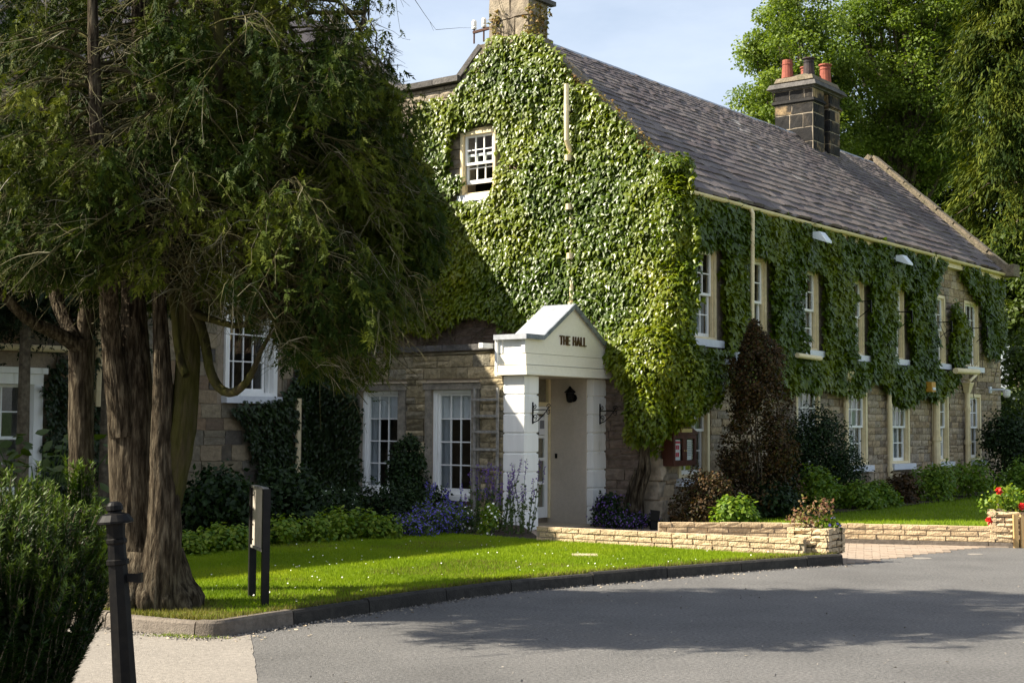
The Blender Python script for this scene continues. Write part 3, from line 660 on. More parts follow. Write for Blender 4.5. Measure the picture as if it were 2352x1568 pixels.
for (a, s, z0, h, mt, r, rim) in ((12.0, 3.58, 10.36, .46, 'pot_red', .135, 0), (12.25, 3.12, 10.4, .46, 'pot_black', .135, 1), (12.75, 3.45, 10.38, .40, 'pot_red', .12, 1), (13.05, 3.05, 10.33, .52, 'pot_red', .14, 1)):
    m = MB(); pr = [(r * 1.12, 0), (r, h * .5), (r * .95, h * .72), (r * 1.04, h * .74), (r * 1.04, h * .78), (r * .95, h * .8), (r * .95, h * .9)]
    pr += [(r * 1.2, h * .93), (r * 1.2, h), (r * .8, h), (r * .78, h * .6)] if rim else [(r * .93, h), (r * .78, h), (r * .76, h * .6)]
    m.lathe(pr, (a, s, z0), 14); o = m.build('chimney_pot', MT[mt], chim, smooth=False)
    if mt == 'pot_black': tag(o, 'sooty black chimney pot')
m = MB(); m.prism([(ca0 - .06, cs0 - .05, RZ - .75), (ca1 + .06, cs0 - .05, RZ - .75), (ca1 + .06, cs0 - .22, RZ - .70), (ca0 - .06, cs0 - .22, RZ - .70)], (0, .02, .03)); m.build('flashing', MT['lead_dark'], chim)
# gable chimney
gx0, gx1, gy0, gy1 = .0, .55, 2.70, 3.63
m = MB(); m.box(gx0 + .03, gx1 - .02, gy0 + .03, gy1 - .03, 8.2, 10.4); gch = m.build('chimney', MT['lime'], house)
pieces('stack_stone', stack_stones(gx0 + .01, gx1, gy0 + .01, gy1, 8.62, 10.4, (.36, .50), 8), FLAT, MT['stone_c'], gch, 60)
m = MB(); m.box(gx0 - .12, gx1 + .12, gy0 - .12, gy1 + .12, 9.42, 9.55); m.build('chimney_band', MT['coping'], gch) if False else None
m = MB(); m.box(gx0 + .1, gx1 + .13, gy0 - .1, gy0 + .03, 9.30, 9.38); m.build('drip_stone', MT['coping_dark'], gch)
# cream pipe coming out of the gable ivy
gp = pipe(house, [(-.37, 1.62, 7.52), (-.35, 1.63, 6.55), (-.17, 1.635, 6.25), (-.15, 1.66, 3.3)], .045, MT['cream'], 'vent_pipe', collars=5)
# telephone insulators
tl = thing_h('insulator_bracket', 'rusty iron bracket with two white porcelain insulators on the gable chimney', 'insulators', (.1, 3.6, 8.95))
m = MB(); m.beam((.1, 3.35, 8.97), (.1, 4.08, 8.93), .045, .045); m.build('arm', MT['rust'], tl)
for s_ in (3.83, 4.06):
    m = MB(); m.tube([(.1, s_, 8.72), (.1, s_, 9.05)], .016, 6); m.build('spindle', MT['rust'], tl)
    m = MB(); m.lathe([(.045, 0), (.05, .03), (.038, .05), (.046, .07), (.046, .14), (.03, .17)], (.1, s_, 8.99), 10); m.build('insulator', MT['insul'], tl)

# ================================================================ SINGLE-STOREY EXTENSION
ext = thing_h('stone_extension', 'single-storey rock-faced stone extension with two tall multi-pane windows', 'extension', (-2.31, 5.7, .1))
A1 = -2.31; mE = mapG(A1); S0 = 1.45; S1 = 5.72; c4 = 1.04
eW = [(c4 + 1.055, c4 + 1.913, .52, 2.225), (c4 + 2.64, c4 + 3.50, .52, 2.225)]
w = MB(); wall_cells(w, mE[0], S0, S1, -.05, 2.86, eW); w.box(-1.96, .0, 1.97, 2.07, -.05, 2.86); w.box(A1 + .02, 0, S0 + .55, S1, 2.7, 2.84)
wl = w.build('wall', MT['mortar'], ext)
pieces('stone', stone_mats(mE, S0, S1, .1, 2.84, [(h[0] - .17, h[1] + .13, h[2] - .1, h[3] + .15) for h in eW], (.055, .20), (.14, .55), .06, seed=12), ROUGH, MT['stone_e'], wl, 300)
for i in range(7):
    m = MB(); a = S0 + .02 + i * (S1 - S0) / 7; wall_box(m, mE[0], a, a + (S1 - S0) / 7 - .012, .07, -.3, 2.86, 2.955); m.build('coping_stone', MT['coping_dark'], ext)
for h in eW:
    wdw = sash_window(ext, mE, *h, cols=3, ru=4, single=True, recess=.1, cas=.05, cmat=MT['white'], sill=.08, sill_over=.0, sillmat=MT['white'], proud=-.04)
    m = MB(); wall_box(m, mE[0], h[0] - .16, h[0] - .003, .035, -.2, h[2] - .1, h[3] + .003); m.build('jamb', MT['surround'], wdw)
    m = MB(); wall_box(m, mE[0], h[1] + .003, h[1] + .12, .035, -.2, h[2] - .1, h[3] + .003); m.build('jamb', MT['surround'], wdw)
    m = MB(); wall_box(m, mE[0], h[0] - .19, h[1] + .16, .05, -.2, h[3] + .006, h[3] + .115); m.build('lintel', MT['surround'], wdw)
    m = MB(); wall_box(m, mE[0], h[0] - .20, h[1] + .17, .08, -.02, h[3] + .117, h[3] + .14); m.build('drip_mould', MT['slab'], wdw)
    curtains(wdw, mE, h[0] + .08, h[1] - .08, h[3] - .46, h[3] - .05, -.165, MT['blind'], False, 'blind', .008)
    curtains(wdw, mE, h[1] - .26, h[1] - .06, h[2] + .05, h[3] - .40, -.20, MT['curtain'], False, amp=.012)
    m = MB(); wall_box(m, mE[0], h[0] + .25, h[0] + .45, -.55, -.75, h[2], h[2] + .35); m.build('ornament', MT['black'], wdw)
m = MB(); m.box(-.1, -.05, 1.9, S1, 0, 2.7); m.build('inner_wall', MT['interior'], ext)
m = MB(); m.box(A1 - .34, A1 - .02, 1.62, 1.70, 2.87, 2.95); m.box(A1 - .02, -1.8, 1.62, 1.7, 2.87, 2.95) if False else None
m.build('gutter_outlet', MT['white'], ext)
# ladder trellis
tr = thing_h('ladder_trellis', 'weathered grey ladder trellis between the stone wall window and the white pillar', 'trellis', (A1 - .06, 1.75, .15))
for s_ in (1.52, 1.98):
    m = MB(); m.box(A1 - .09, A1 - .055, s_ - .018, s_ + .018, .15, 2.25); m.build('upright', MT['trellis'], tr)
for z in (2.06, 1.80, 1.55, 1.27, 1.0, .62):
    m = MB(); m.box(A1 - .115, A1 - .09, 1.48, 2.02, z - .02, z + .02); m.build('rung', MT['trellis'], tr)

# ================================================================ LEFT WING, facing the garden
wing = thing_h('side_wing', 'tall stone side wing in deep shade behind the conifers with a stair window', 'house wing', (-3, 5.74, .1))
SW = 5.74; mW = mapF(SW); aw = lambda q: -2.31 - q
wW = [(aw(2.03), aw(.86), 2.12, 5.20)]; bW = (aw(7.15), aw(5.50), .55, 2.36)
w = MB(); wall_cells(w, mW[0], -16, -.0, -.05, 7.2, wW + [bW]); w.box(1.2, 1.5, SW + .3, 12.38, -.05, 7); w.box(.0, 1.5, SW + .02, SW + .35, 5.8, 7.0); w.box(-16, -15.7, SW + .1, 12.5, -.05, 7); w.box(-16, 1.5, 12.4, 12.7, -.05, 7)
w.box(-24, -9.8, SW + .02, 12.4, 7.0, 8.5); w.box(-24, -16.01, SW + .02, 12.4, -.05, 7.0); w.prism([(1.2, SW + .1, 7.0), (1.2, 12.6, 7.0), (1.2, 9.15, 10.2)], (.3, 0, 0)); w.prism([(-16, SW + .1, 7.0), (-16, 12.6, 7.0), (-16, 9.15, 10.2)], (.3, 0, 0))  # taller block is out of view, added so its shadow reaches over the lawn
wwl = w.build('wall', MT['mortar'], wing)
keep = lambda u, z: not (u > -2.9 and z < 2.2 and False)
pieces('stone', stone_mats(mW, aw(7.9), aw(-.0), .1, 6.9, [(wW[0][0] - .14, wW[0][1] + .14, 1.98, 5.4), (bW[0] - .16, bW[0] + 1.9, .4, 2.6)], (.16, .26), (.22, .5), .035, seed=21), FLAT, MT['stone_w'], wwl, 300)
r = MB(); r.prism([(-16.2, SW - .2, 7.1), (-16.2, 9.15, 10.25), (-16.2, 9.15, 10.1), (-16.2, SW - .1, 7.0)], (17.6, 0, 0)); r.prism([(-16.2, 12.8, 6.9), (-16.2, 9.15, 10.25), (-16.2, 9.15, 10.1), (-16.2, 12.7, 6.8)], (17.6, 0, 0)); r.prism([(-24.2, SW - .2, 8.45), (-24.2, 9.1, 11.0), (-24.2, 12.6, 8.45)], (14.6, 0, 0)); r.build('roof', MT['slate'], wing)  # last prism roofs the added out-of-view block
m = MB(); m.beam((1.36, SW - .1, 7.18), (1.36, 9.15, 10.48), .4, .14); m.build('gable_coping', MT['coping_dark'], wing)
W1 = sash_window(wing, mW, *wW[0], cols=4, ru=3, rl=3, recess=.14, cas=.09, cmat=MT['white'], sill=.12, sill_over=.04)
W2 = sash_window(wing, mW, *bW, cols=4, ru=2, rl=2, recess=.2, cas=.15, cmat=MT['white'], sill=.1, sill_over=.04, proud=.05)
m = MB(); wall_box(m, mW[0], bW[0] - .05, bW[1] + .05, .09, -.02, bW[3] + .003, bW[3] + .09); m.build('cornice', MT['white'], W2)
pipe(wing, [(aw(6.9), SW - .1, 2.72), (aw(5.05), SW - .1, 2.74)], .05, name='waste_pipe')
pipe(wing, [(aw(4.55), SW - .1, 3.6), (aw(4.55), SW - .1, 1.9)], .09, name='downpipe')
pipe(wing, [(aw(.42), SW - .1, 2.1), (aw(.42), SW - .1, .1)], .055, name='downpipe')

# ================================================================ ENTRANCE PORCH
porch = thing_h('entrance_porch', 'white painted entrance porch with pointed lead roof and bronze lettering', 'porch', (-1.2, 1.2, .1))
def pillar(a0, a1, s0, s1):
    q = MB(); q.box(a0 + .022, a1 - .022, s0 + .022, s1 - .012, -.02, 2.44); pl = q.build('pillar', MT['white'], porch)
    nb = 8; z0 = .0; hh = (2.445 - z0) / nb
    for i in range(nb):
        b, t, e = z0 + i * hh + .014, z0 + (i + 1) * hh - .014, .026
        m = MB(); m.hexa([(a0 + e, s0 + e, b - .008), (a1 - e, s0 + e, b - .008), (a1 - e, s1 - .003, b - .008), (a0 + e, s1 - .003, b - .008), (a0, s0, b + .008), (a1, s0, b + .008), (a1, s1, b + .008), (a0, s1, b + .008)])
        m.box(a0, a1, s0, s1, b + .008, t - .008); m.hexa([(a0, s0, t - .008), (a1, s0, t - .008), (a1, s1, t - .008), (a0, s1, t - .008), (a0 + e, s0 + e, t + .008), (a1 - e, s0 + e, t + .008), (a1 - e, s1 - .003, t + .008), (a0 + e, s1 - .003, t + .008)])
        m.build('pillar_block', MT['white'], pl)
pillar(-2.32, -1.94, 1.04, 1.45); pillar(-.39, -.01, 1.04, 1.45)
x0, x1, y0, y1 = -2.43, .05, .92, 1.50
m = MB(); m.box(x0 - .02, x1, y0 - .02, y1, 2.445, 2.475); m.box(x0, x1, y0, y1, 2.475, 2.595); m.build('lower_fascia', MT['fascia'], porch)
m = MB(); m.box(x0 + .028, x1, y0 + .028, y1, 2.608, 2.775); m.box(x0 + .07, x1 - .01, y0 + .07, y1 - .01, 2.5, 2.95); m.build('middle_fascia', MT['fascia'], porch)
m = MB(); ap, hw, zf, za = -1.13, .86, 3.04, 3.60
m.prism([(x1, y0 + .048, 2.788), (x0 + .048, y0 + .048, 2.788), (x0 + .048, y0 + .048, zf), (ap - hw, y0 + .048, zf), (ap, y0 + .048, za), (ap + hw, y0 + .048, zf), (x1, y0 + .048, zf)], (0, .06, 0))
m.build('pediment', MT['fascia'], porch)
m = MB(); m.box(x0 + .05, x0 + .10, y0 + .09, y1, 2.788, zf); m.box(x0 + .028, x0 + .047, y0 + .049, y0 + .12, 2.788, zf); m.box(x0 + .028, x0 + .05, y1 - .08, y1, 2.788, zf); m.box(x0 - .012, x0 + .03, y1 - .012, y1 + .035, 2.43, zf + .02); m.build('side_panel', MT['white'], porch)
m = MB(); e = .05
def rb(a0, z0, a1, z1, t=.035): m.prism([(a0, y0 - .02, z0), (a1, y0 - .02, z1), (a1, y0 - .02, z1 + t), (a0, y0 - .02, z0 + t)], (0, y1 - y0 + .06, 0))
rb(x0 - .03, zf, ap - hw + .02, zf); rb(ap - hw, zf, ap, za); rb(ap, za, ap + hw, zf); rb(ap + hw - .02, zf, x1 + .02, zf); m.build('lead_roof', MT['lead'], porch)
m = MB()
def eb(a0, z0, a1, z1): m.prism([(a0, y0 - .032, z0 - .035), (a1, y0 - .032, z1 - .035), (a1, y0 - .032, z1 + .042), (a0, y0 - .032, z0 + .042)], (0, .03, 0))
eb(x0 - .035, zf, ap - hw, zf); eb(ap - hw, zf, ap, za); eb(ap, za, ap + hw, zf); eb(ap + hw, zf, x1 + .02, zf); m.build('lead_edge', MT['lead_dark'], porch)
m = MB(); m.box(x0 - .045, x0 - .02, y0 - .03, y1 + .04, zf - .04, zf + .04); m.build('lead_edge', MT['lead'], porch)
m = MB(); m.box(-1.95, -.35, 1.05, 1.98, 2.441, 2.444 + .05); m.build('ceiling', MT['beige'], porch)
m = MB(); m.box(-.415, -.30, 1.17, 1.97, .0, 2.44); m.build('passage_wall', MT['beige'], porch)
m = MB(); m.box(-2.0, -1.93, 1.452, 1.97, .0, 2.44); m.build('passage_wall', MT['beige'], porch)
m = MB(); m.box(-2.0, -.3, .98, 1.97, -.03, .012); m.build('step', MT['slab'], porch)
# glazed door in its cream frame
m = MB(); m.box(-.47, -.417, 1.90, 1.965, .09, 2.44); m.box(-1.925, -1.88, 1.90, 1.965, .09, 2.44); m.box(-1.88, -.47, 1.90, 1.965, 1.98, 2.05); df = m.build('door_frame', MT['cream'], porch)
m = MB(); mP = mapF(1.93)
pane(df, mP, -1.87, -.48, 2.06, 2.42, 0)
for (a0, a1) in ((-1.17, -.48), (-1.88, -1.18)):
    m = MB(); m.box(a0, a0 + .09, 1.915, 1.955, .1, 1.975); m.box(a1 - .09, a1, 1.915, 1.955, .1, 1.975); zs = [.1, .28, .68, 1.08, 1.46, 1.86]
    for z in (.1, .66, 1.06, 1.44, 1.85): m.box(a0 + .09, a1 - .09, 1.915, 1.955, z, z + (.18 if z == .1 else .125 if z > 1.8 else .05))
    d = m.build('door', MT['white'], porch)
    for z0_, z1_ in ((.28, .66), (.71, 1.06), (1.11, 1.44), (1.49, 1.85)): pane(d, mP, a0 + .09, a1 - .09, z0_, z1_, 0)
m = MB(); m.box(-.74, -.585, 1.905, 1.912, 1.50, 1.80); nt = m.build('notice', MT['paper'], porch)
m = MB(); m.box(-.72, -.605, 1.900, 1.904, 1.60, 1.74); m.build('notice_print', MT['printgrey'], nt)
m = MB(); m.box(-.432, -.416, 1.76, 1.80, 1.10, 1.18); m.build('bell_push', MT['black'], porch)
# letters
def letters(text, org, h, mat, total):
    Rm = Matrix.Rotation(math.pi / 2, 4, 'X'); b = OFF[porch.name]; wt = {'T': .95, 'H': 1.0, 'E': .8, ' ': .55, 'A': 1.08, 'L': .78}; gap = .32
    k = total / (sum(wt[c] for c in text) + gap * (len(text) - 1)); x = 0
    for c in text:
        if c != ' ':
            cu = bpy.data.curves.new('letter', 'FONT'); cu.body = c; cu.size = 1; cu.extrude = .05
            tmp = bpy.data.objects.new('letter_tmp', cu); col.objects.link(tmp)
            dg = bpy.context.evaluated_depsgraph_get(); me = bpy.data.meshes.new_from_object(tmp.evaluated_get(dg)); bpy.data.objects.remove(tmp); me.name = 'letter'
            me.materials.clear(); me.materials.append(mat)
            co = np.array([tuple(v.co) for v in me.vertices]); lo_, hi_ = co.min(0), co.max(0)
            co[:, 0] = (co[:, 0] - lo_[0]) / (hi_[0] - lo_[0]) * wt[c] * k; co[:, 1] = (co[:, 1] - lo_[1]) / (hi_[1] - lo_[1]) * h; co[:, 2] = (co[:, 2] / .05) * .014
            me.vertices.foreach_set('co', co.astype(np.float32).ravel()); me.update()
            o = link('letter', me, porch); o.matrix_basis = Matrix.Translation(Vector(org) + Vector((x, 0, 0)) - b) @ Rm
        x += (wt[c] + gap) * k
letters('THE HALL', (ap - .35, y0 + .033, 2.955), .15, MT['bronze'], .74)
# iron scroll brackets on the pillars
def scroll(c, r0, turns, a0, sgn, n=18, plane=None):
    return [plane(c[0] + (r0 * (1 - .75 * k / n)) * math.cos(a0 + sgn * 2 * math.pi * turns * k / n), c[1] + (r0 * (1 - .75 * k / n)) * math.sin(a0 + sgn * 2 * math.pi * turns * k / n)) for k in range(n + 1)]
def bracket(a, s, z, label):
    t = thing_h('hanging_bracket', label, 'bracket', (a, s, z), 'scrolled iron brackets on the porch pillars'); pl = lambda x, y: (a, s - x, z + y)
    m = MB(); m.box(a - .014, a + .014, s - .012, s - .001, z - .02, z + .32); m.build('back_plate', MT['black'], t)
    m = MB(); m.tube([pl(.01, .20), pl(.34, .20)], .009, 5); m.build('arm', MT['black'], t)
    m = MB(); m.tube([pl(.02, .0), pl(.10, .03), pl(.20, .11), pl(.28, .19), pl(.32, .25)], .009, 5); m.build('brace', MT['black'], t)
    m = MB(); m.tube(scroll((.05, .09), .045, 1.2, -1.5, 1, plane=pl), .007, 5); m.build('scroll', MT['black'], t)
    m = MB(); m.tube(scroll((.04, .25), .035, 1.2, 1.5, -1, plane=pl), .007, 5); m.build('scroll', MT['black'], t)
    m = MB(); m.tube(scroll((.31, .25), .045, 1.2, 0, 1, plane=pl), .007, 5); m.build('scroll', MT['black'], t)
    m = MB(); m.tube(scroll((.30, .16), .04, 1.1, 1.5, -1, plane=pl), .007, 5); m.build('scroll', MT['black'], t)
bracket(-2.10, 1.04, 1.70, 'black scrolled iron bracket on the left porch pillar, nearest the ladder trellis')
bracket(-.20, 1.04, 1.70, 'black scrolled iron bracket on the right porch pillar beside the stone gable')
ln = thing_h('wall_lantern', 'small black wall lantern inside the porch above the door', 'lantern', (-.40, 1.45, 2.1))
m = MB(); m.beam((-.416, 1.42, 2.12), (-.53, 1.42, 2.18), .03, .03); m.lathe([(.07, .0), (.07, .02)], (-.436, 1.42, 2.12), 8, (1, 0, 0)); m.build('arm', MT['black'], ln)
m = MB(); m.lathe([(.03, -.16), (.055, -.14), (.075, 0), (.02, .01)], (-.53, 1.42, 2.20), 6); m.build('lamp_body', MT['black'], ln)
m = MB(); m.lathe([(.10, 0), (.09, .02), (.03, .08), (.012, .11)], (-.53, 1.42, 2.205), 6); m.build('lamp_cap', MT['black'], ln)
# ================================================================ NOTICE CASE, LIGHTS, CAMERAS ON THE LONG FRONT
nc = thing_h('notice_case', 'dark stained wooden notice case with two glazed doors at the house corner', 'notice case', (.40, -.1, 1.0))
a0, a1, z0, z1, dp = .02, .76, 1.0, 1.52, .24
m = MB(); m.box(a0, a1, -.05 - .02, -.05, z0, z1); m.box(a0, a0 + .02, -dp, -.07, z0, z1); m.box(a1 - .02, a1, -dp, -.07, z0, z1); m.box(a0 + .02, a1 - .02, -dp, -.07, z0, z0 + .03); m.box(a0 + .02, a1 - .02, -dp, -.07, z1 - .03, z1); m.build('case', MT['wood_dark'], nc)
m = MB(); m.prism([(a0 - .03, -dp - .05, z1 + .002), (a1 + .03, -dp - .05, z1 + .002), (a1 + .03, -dp - .05, z1 + .03), ((a0 + a1) / 2, -dp - .05, z1 + .19), (a0 - .03, -dp - .05, z1 + .03)], (0, dp + .02, 0)); m.build('roof', MT['wood_dark'], nc)
m = MB(); m.box(.22, .56, -dp - .066, -dp - .052, z1 + .035, z1 + .095); np_ = m.build('name_plate', MT['gilt'], nc)
mN = mapF(-dp)
for (x0_, x1_, pr) in ((a0, .388, 1), (.392, a1, 0)):
    m = MB(); m.box(x0_, x0_ + .06, -dp - .03, -dp - .003, z0, z1); m.box(x1_ - .06, x1_, -dp - .03, -dp - .003, z0, z1); m.box(x0_ + .06, x1_ - .06, -dp - .03, -dp - .003, z0, z0 + .09); m.box(x0_ + .06, x1_ - .06, -dp - .03, -dp - .003, z1 - .07, z1); d = m.build('door', MT['wood_dark'], nc)
    m = MB(); m.box(x0_ + .07, x1_ - .09, -dp + .012, -dp + .016, z0 + .095, z1 - .09); pp = m.build('poster', MT['paper'], d)
    pane(d, mN, x0_ + .06, x1_ - .06, z0 + .09, z1 - .07, .01)
    m = MB(); m.lathe([(.004, 0), (.014, .01), (.004, .02)], (x1_ - .03 if pr else x0_ + .03, -dp - .03, 1.25), 8, (0, -1, 0)); m.build('knob', MT['gilt'], d)
    if pr:
        m = MB(); m.box(x0_ + .08, x1_ - .10, -dp + .006, -dp + .010, z1 - .15, z1 - .115); m.build('poster_heading', MT['pink'], d)
        m = MB()
        for r_ in range(2):
            for c_ in range(3): m.box(x0_ + .085 + c_ * .055, x0_ + .125 + c_ * .055, -dp + .006, -dp + .010, z1 - .25 - r_ * .12, z1 - .18 - r_ * .12)
        m.build('poster_print', MT['pink'], d)
    else:
        m = MB(); [m.box(x0_ + .09, x1_ - .12, -dp + .006, -dp + .010, z1 - .14 - k * .03, z1 - .133 - k * .03) for k in range(8)]; m.build('poster_print', MT['printgrey'], d)
        m = MB(); [m.box(x1_ - .085, x1_ - .072, -dp + .004, -dp + .010, z0 + .11 + k * .026, z0 + .125 + k * .026) for k in range(13)]; m.build('edge_lights', MT['whitep'], d)
gl = thing_w('ground_spotlight', 'small black ground spotlight box at the corner of the rear low wall', 'spotlight', at(1505, 1212, .03))
p = OFF[gl.name]; m = MB(); m.hexa([p + Vector(v) for v in ((-.08, -.08, -.02), (.06, -.08, -.02), (.06, .1, -.02), (-.08, .1, -.02), (-.07, -.06, .13), (.06, -.06, .11), (.06, .08, .11), (-.07, .08, .13))]); m.build('base', MT['black'], gl)
m = MB(); m.hexa([p + Vector(v) for v in ((-.09, -.07, .14), (.05, -.1, .12), (.07, .08, .14), (-.07, .1, .16), (-.08, -.05, .29), (.07, -.08, .27), (.08, .08, .27), (-.07, .1, .29))]); m.build('lamp_head', MT['black'], gl)
def flood(a, z, lab):
    t = thing_h('wedge_floodlight', lab, 'floodlight', (a, -.05, z), 'white floodlights under the eaves')
    m = MB(); m.prism([(a - .13, -.34, z - .03), (a - .13, -.62, z - .13), (a - .13, -.62, z - .09), (a - .13, -.48, z + .09), (a - .13, -.34, z + .09)], (.26, 0, 0)); m.build('housing', MT['lamphead'], t)
    m = MB(); m.beam((a, -.03, z + .04), (a, -.42, z + .04), .04, .04); m.build('arm', MT['lamphead'], t)
flood(5.25, 5.33, 'white wedge floodlight under the eaves, nearest to the gable'); flood(9.35, 5.28, 'white wedge floodlight under the eaves, beside the upper rain hopper')
for i, (a, z, lab) in enumerate(((7.55, 4.25, 'black iron bracket arm on the ivy, nearest to the gable'), (9.75, 4.18, 'black iron bracket arm on the ivy, second from the gable'), (12.15, 4.10, 'black iron bracket arm on the ivy, third from the gable'), (14.55, 4.1, 'black iron bracket arm on the ivy, farthest from the gable'))):
    t = thing_h('bracket_arm', lab, 'bracket', (a, 0, z), 'black bracket arms on the long front')
    m = MB(); m.beam((a, -.02, z), (a, -.46, z), .018, .022); m.build('arm', MT['black'], t)
    m = MB(); m.box(a - .015, a + .015, -.49, -.46, z - .24, z + .02); m.build('end_plate', MT['black'], t)
    m = MB(); m.beam((a, -.2, z - .34), (a, -.455, z - .16), .014, .014); m.build('brace', MT['black'], t)
sc_ = thing_h('security_camera', 'white dome security camera on a wall arm at the far house corner', 'security camera', (16.0, 0, 2.55))
m = MB(); m.tube([(16.0, -.02, 2.62), (16.0, -.40, 2.62)], .03, 8); m.box(15.94, 16.06, -.06, -.001, 2.54, 2.7); m.build('arm', MT['lamphead'], sc_)
m = MB(); m.lathe([(.05, -.16), (.09, -.12), (.10, -.04), (.10, .02), (.04, .05)], (16.0, -.45, 2.58), 12); m.build('dome', MT['insul'], sc_)
ab = thing_h('alarm_box', 'small yellow alarm box below the ivy on the long front', 'alarm box', (11.2, 0, 2.5))
m = MB(); m.hexa([(11.06, -.40, 2.46), (11.3, -.40, 2.46), (11.3, -.02, 2.46), (11.06, -.02, 2.46), (11.06, -.40, 2.68), (11.3, -.40, 2.68), (11.3, -.02, 2.70), (11.06, -.02, 2.70)]); m.build('cover', MT['yellowbox'], ab)
m = MB(); m.box(11.1, 11.26, -.42, -.402, 2.5, 2.56); m.build('lamp', MT['lamphead'], ab)
uc = thing_h('junction_box', 'small white box on the wall below the first upper window', 'junction box', (1.95, -.1, 2.8))
m = MB(); m.box(1.72, 1.98, -.50, -.02, 2.73, 2.82); m.build('cover', MT['lamphead'], uc); m = MB(); m.lathe([(.05, 0), (.05, .12)], (1.85, -.46, 2.82), 8); m.build('cap', MT['lamphead'], uc)

# ================================================================ LOW GARDEN WALLS
def brick_wall(name, label, P, z0, courses, ch, blen, thick, cat='garden wall', base=None, copings=False, kerbz=None):
    P = smooth_path([Vector((p[0], p[1], 0)) for p in P], 5); t = thing_w(name, label, cat, Vector((P[0].x, P[0].y, z0)))
    core = MB(); ms = []
    D = [0]
    for i in range(1, len(P)): D.append(D[-1] + (P[i] - P[i - 1]).length)
    def pos(d):
        d = min(max(d, 0), D[-1] - 1e-6); i = max(k for k in range(len(D) - 1) if D[k] <= d); f = (d - D[i]) / (D[i + 1] - D[i]); return P[i].lerp(P[i + 1], f), (P[i + 1] - P[i]).normalized()
    for i in range(len(P) - 1):
        a, b = P[i], P[i + 1]; core.beam(a + Vector((0, 0, z0 + courses * ch / 2)), b + Vector((0, 0, z0 + courses * ch / 2)), thick - .05, courses * ch - .024)
    cb = core.build('mortar_core', MT['lime'], t)
    for c in range(courses):
        d = -random.uniform(0, blen)
        while d < D[-1]:
            l = blen * random.choice((.8, .95, 1.05, 1.2)); x, y = max(d, 0), min(d + l, D[-1]); d += l
            if y - x < .05: continue
            p, dr = pos((x + y) / 2); ang = math.atan2(dr.y, dr.x); zz = z0 + c * ch + ch / 2 + random.gauss(0, .002)
            ms.append(Matrix.Translation((p.x, p.y, zz)) @ Matrix.Rotation(ang, 4, 'Z') @ Matrix.Diagonal((y - x - .015, thick + random.uniform(-.015, .025), ch - .014, 1)))
    pieces('brick', ms, WALLING, MT['brick'], t, 300)
    if kerbz is not None:
        d = 0
        while d < D[-1] - .1:
            e = min(d + .92, D[-1]); p, _ = pos(d); q, _ = pos(e); mm = MB(); u = (q - p).normalized(); mm.beam(p + u * .005 + Vector((0, 0, z0 / 2 - .01)), q - u * .005 + Vector((0, 0, z0 / 2 - .01)), thick + .05, z0 + .02); mm.build('footing_stone', MT['kerb_pale'], t); d = e
    return t
def double_face(seed):
    v, f = rough_template(seed, .06, .02, dis=.05); v = v.copy(); n = 12
    back = v[:n].copy(); back[:, 1] *= -1; nf = [tuple(j + len(v) for j in q[::-1]) for q in f[:6]]
    return np.concatenate([v, back]), list(f) + nf
WALLING = [double_face(40 + k) for k in range(6)]
pA = at(1236, 1240, LZ); pB = at(1850, 1272, LZ)
brick_wall('low_wall', 'low buff walling along the back of the lawn, ending in a planter pier', [pA, pA.lerp(pB, .5), pB], LZ - .02, 3, .070, .27, .13)
pr0 = at(1512, 1216, .1); pr1 = at(1940, 1244, 0); pr2 = at(2300, 1252.5, 0)
def y20(x, y, Y): p = ad(x, y, Y); return Vector((p.x, p.y, 0))
RW = [y20(1512, 1210, 20.5), y20(1720, 1230, 20.5), y20(1940, 1244, 20.4), y20(2150, 1249, 20.15), y20(2330, 1254, 19.9)]
brick_wall('rear_low_wall', 'low buff walling on grey footing stones, beyond the paved path', RW, .065, 3, .074, .31, .13, kerbz=1)
def planter(name, label, c, ang, w, d, z0, courses, ch):
    t = thing_w(name, label, 'planter', Vector((c.x, c.y, z0))); R = Matrix.Rotation(ang, 4, 'Z'); ms = []
    for k in range(courses):
        for side in range(4):
            L_ = w if side % 2 == 0 else d; o_ = d / 2 if side % 2 == 0 else w / 2; nb = 2 if (k + side) % 2 else 1
            cuts = [-.5, .5] if (nb == 1 and L_ < .4) else ([-.5, .08, .5] if nb == 1 else [-.5, -.2, .2, .5])
            if k == courses - 1 and side % 2 == 0: cuts = [-.5, .5] if L_ < .5 else [-.5, .1, .5]
            for x, y in zip(cuts, cuts[1:]):
                cen = Matrix.Translation((c.x, c.y, z0 + k * ch + ch / 2)) @ R @ Matrix.Rotation(side * math.pi / 2, 4, 'Z') @ Matrix.Translation(((x + y) / 2 * L_, -o_ + .05, 0))
                ms.append(cen @ Matrix.Diagonal(((y - x) * L_ - .012, .115, ch - .011, 1)))
    m = MB(); m.beam(Vector((c.x, c.y, z0 + courses * ch / 2 - .03)) - R.to_3x3() @ Vector((w / 2 - .03, 0, 0)), Vector((c.x, c.y, z0 + courses * ch / 2 - .03)) + R.to_3x3() @ Vector((w / 2 - .03, 0, 0)), d - .06, courses * ch - .04); m.build('soil', MT['soil'], t)
    pieces('brick', ms, ROUGH, MT['brick'], t, 300); return t
pc = at(1874, 1272, LZ); pc = Vector((pc.x, pc.y, 0)) + Vector((.06, .26, 0))
ANG = math.atan2(-.607, .794)
planter('brick_planter', 'square buff walling planter pier at the corner of the lawn', pc, ANG, .56, .52, LZ, 4, .078)
pq = y20(2316, 1254, 20.0); planter('brick_planter', 'square buff walling planter pier with red roses at the right edge', pq + Vector((.14, .1, 0)), math.atan2(-.3, .95), .74, .6, .105, 5, .078)
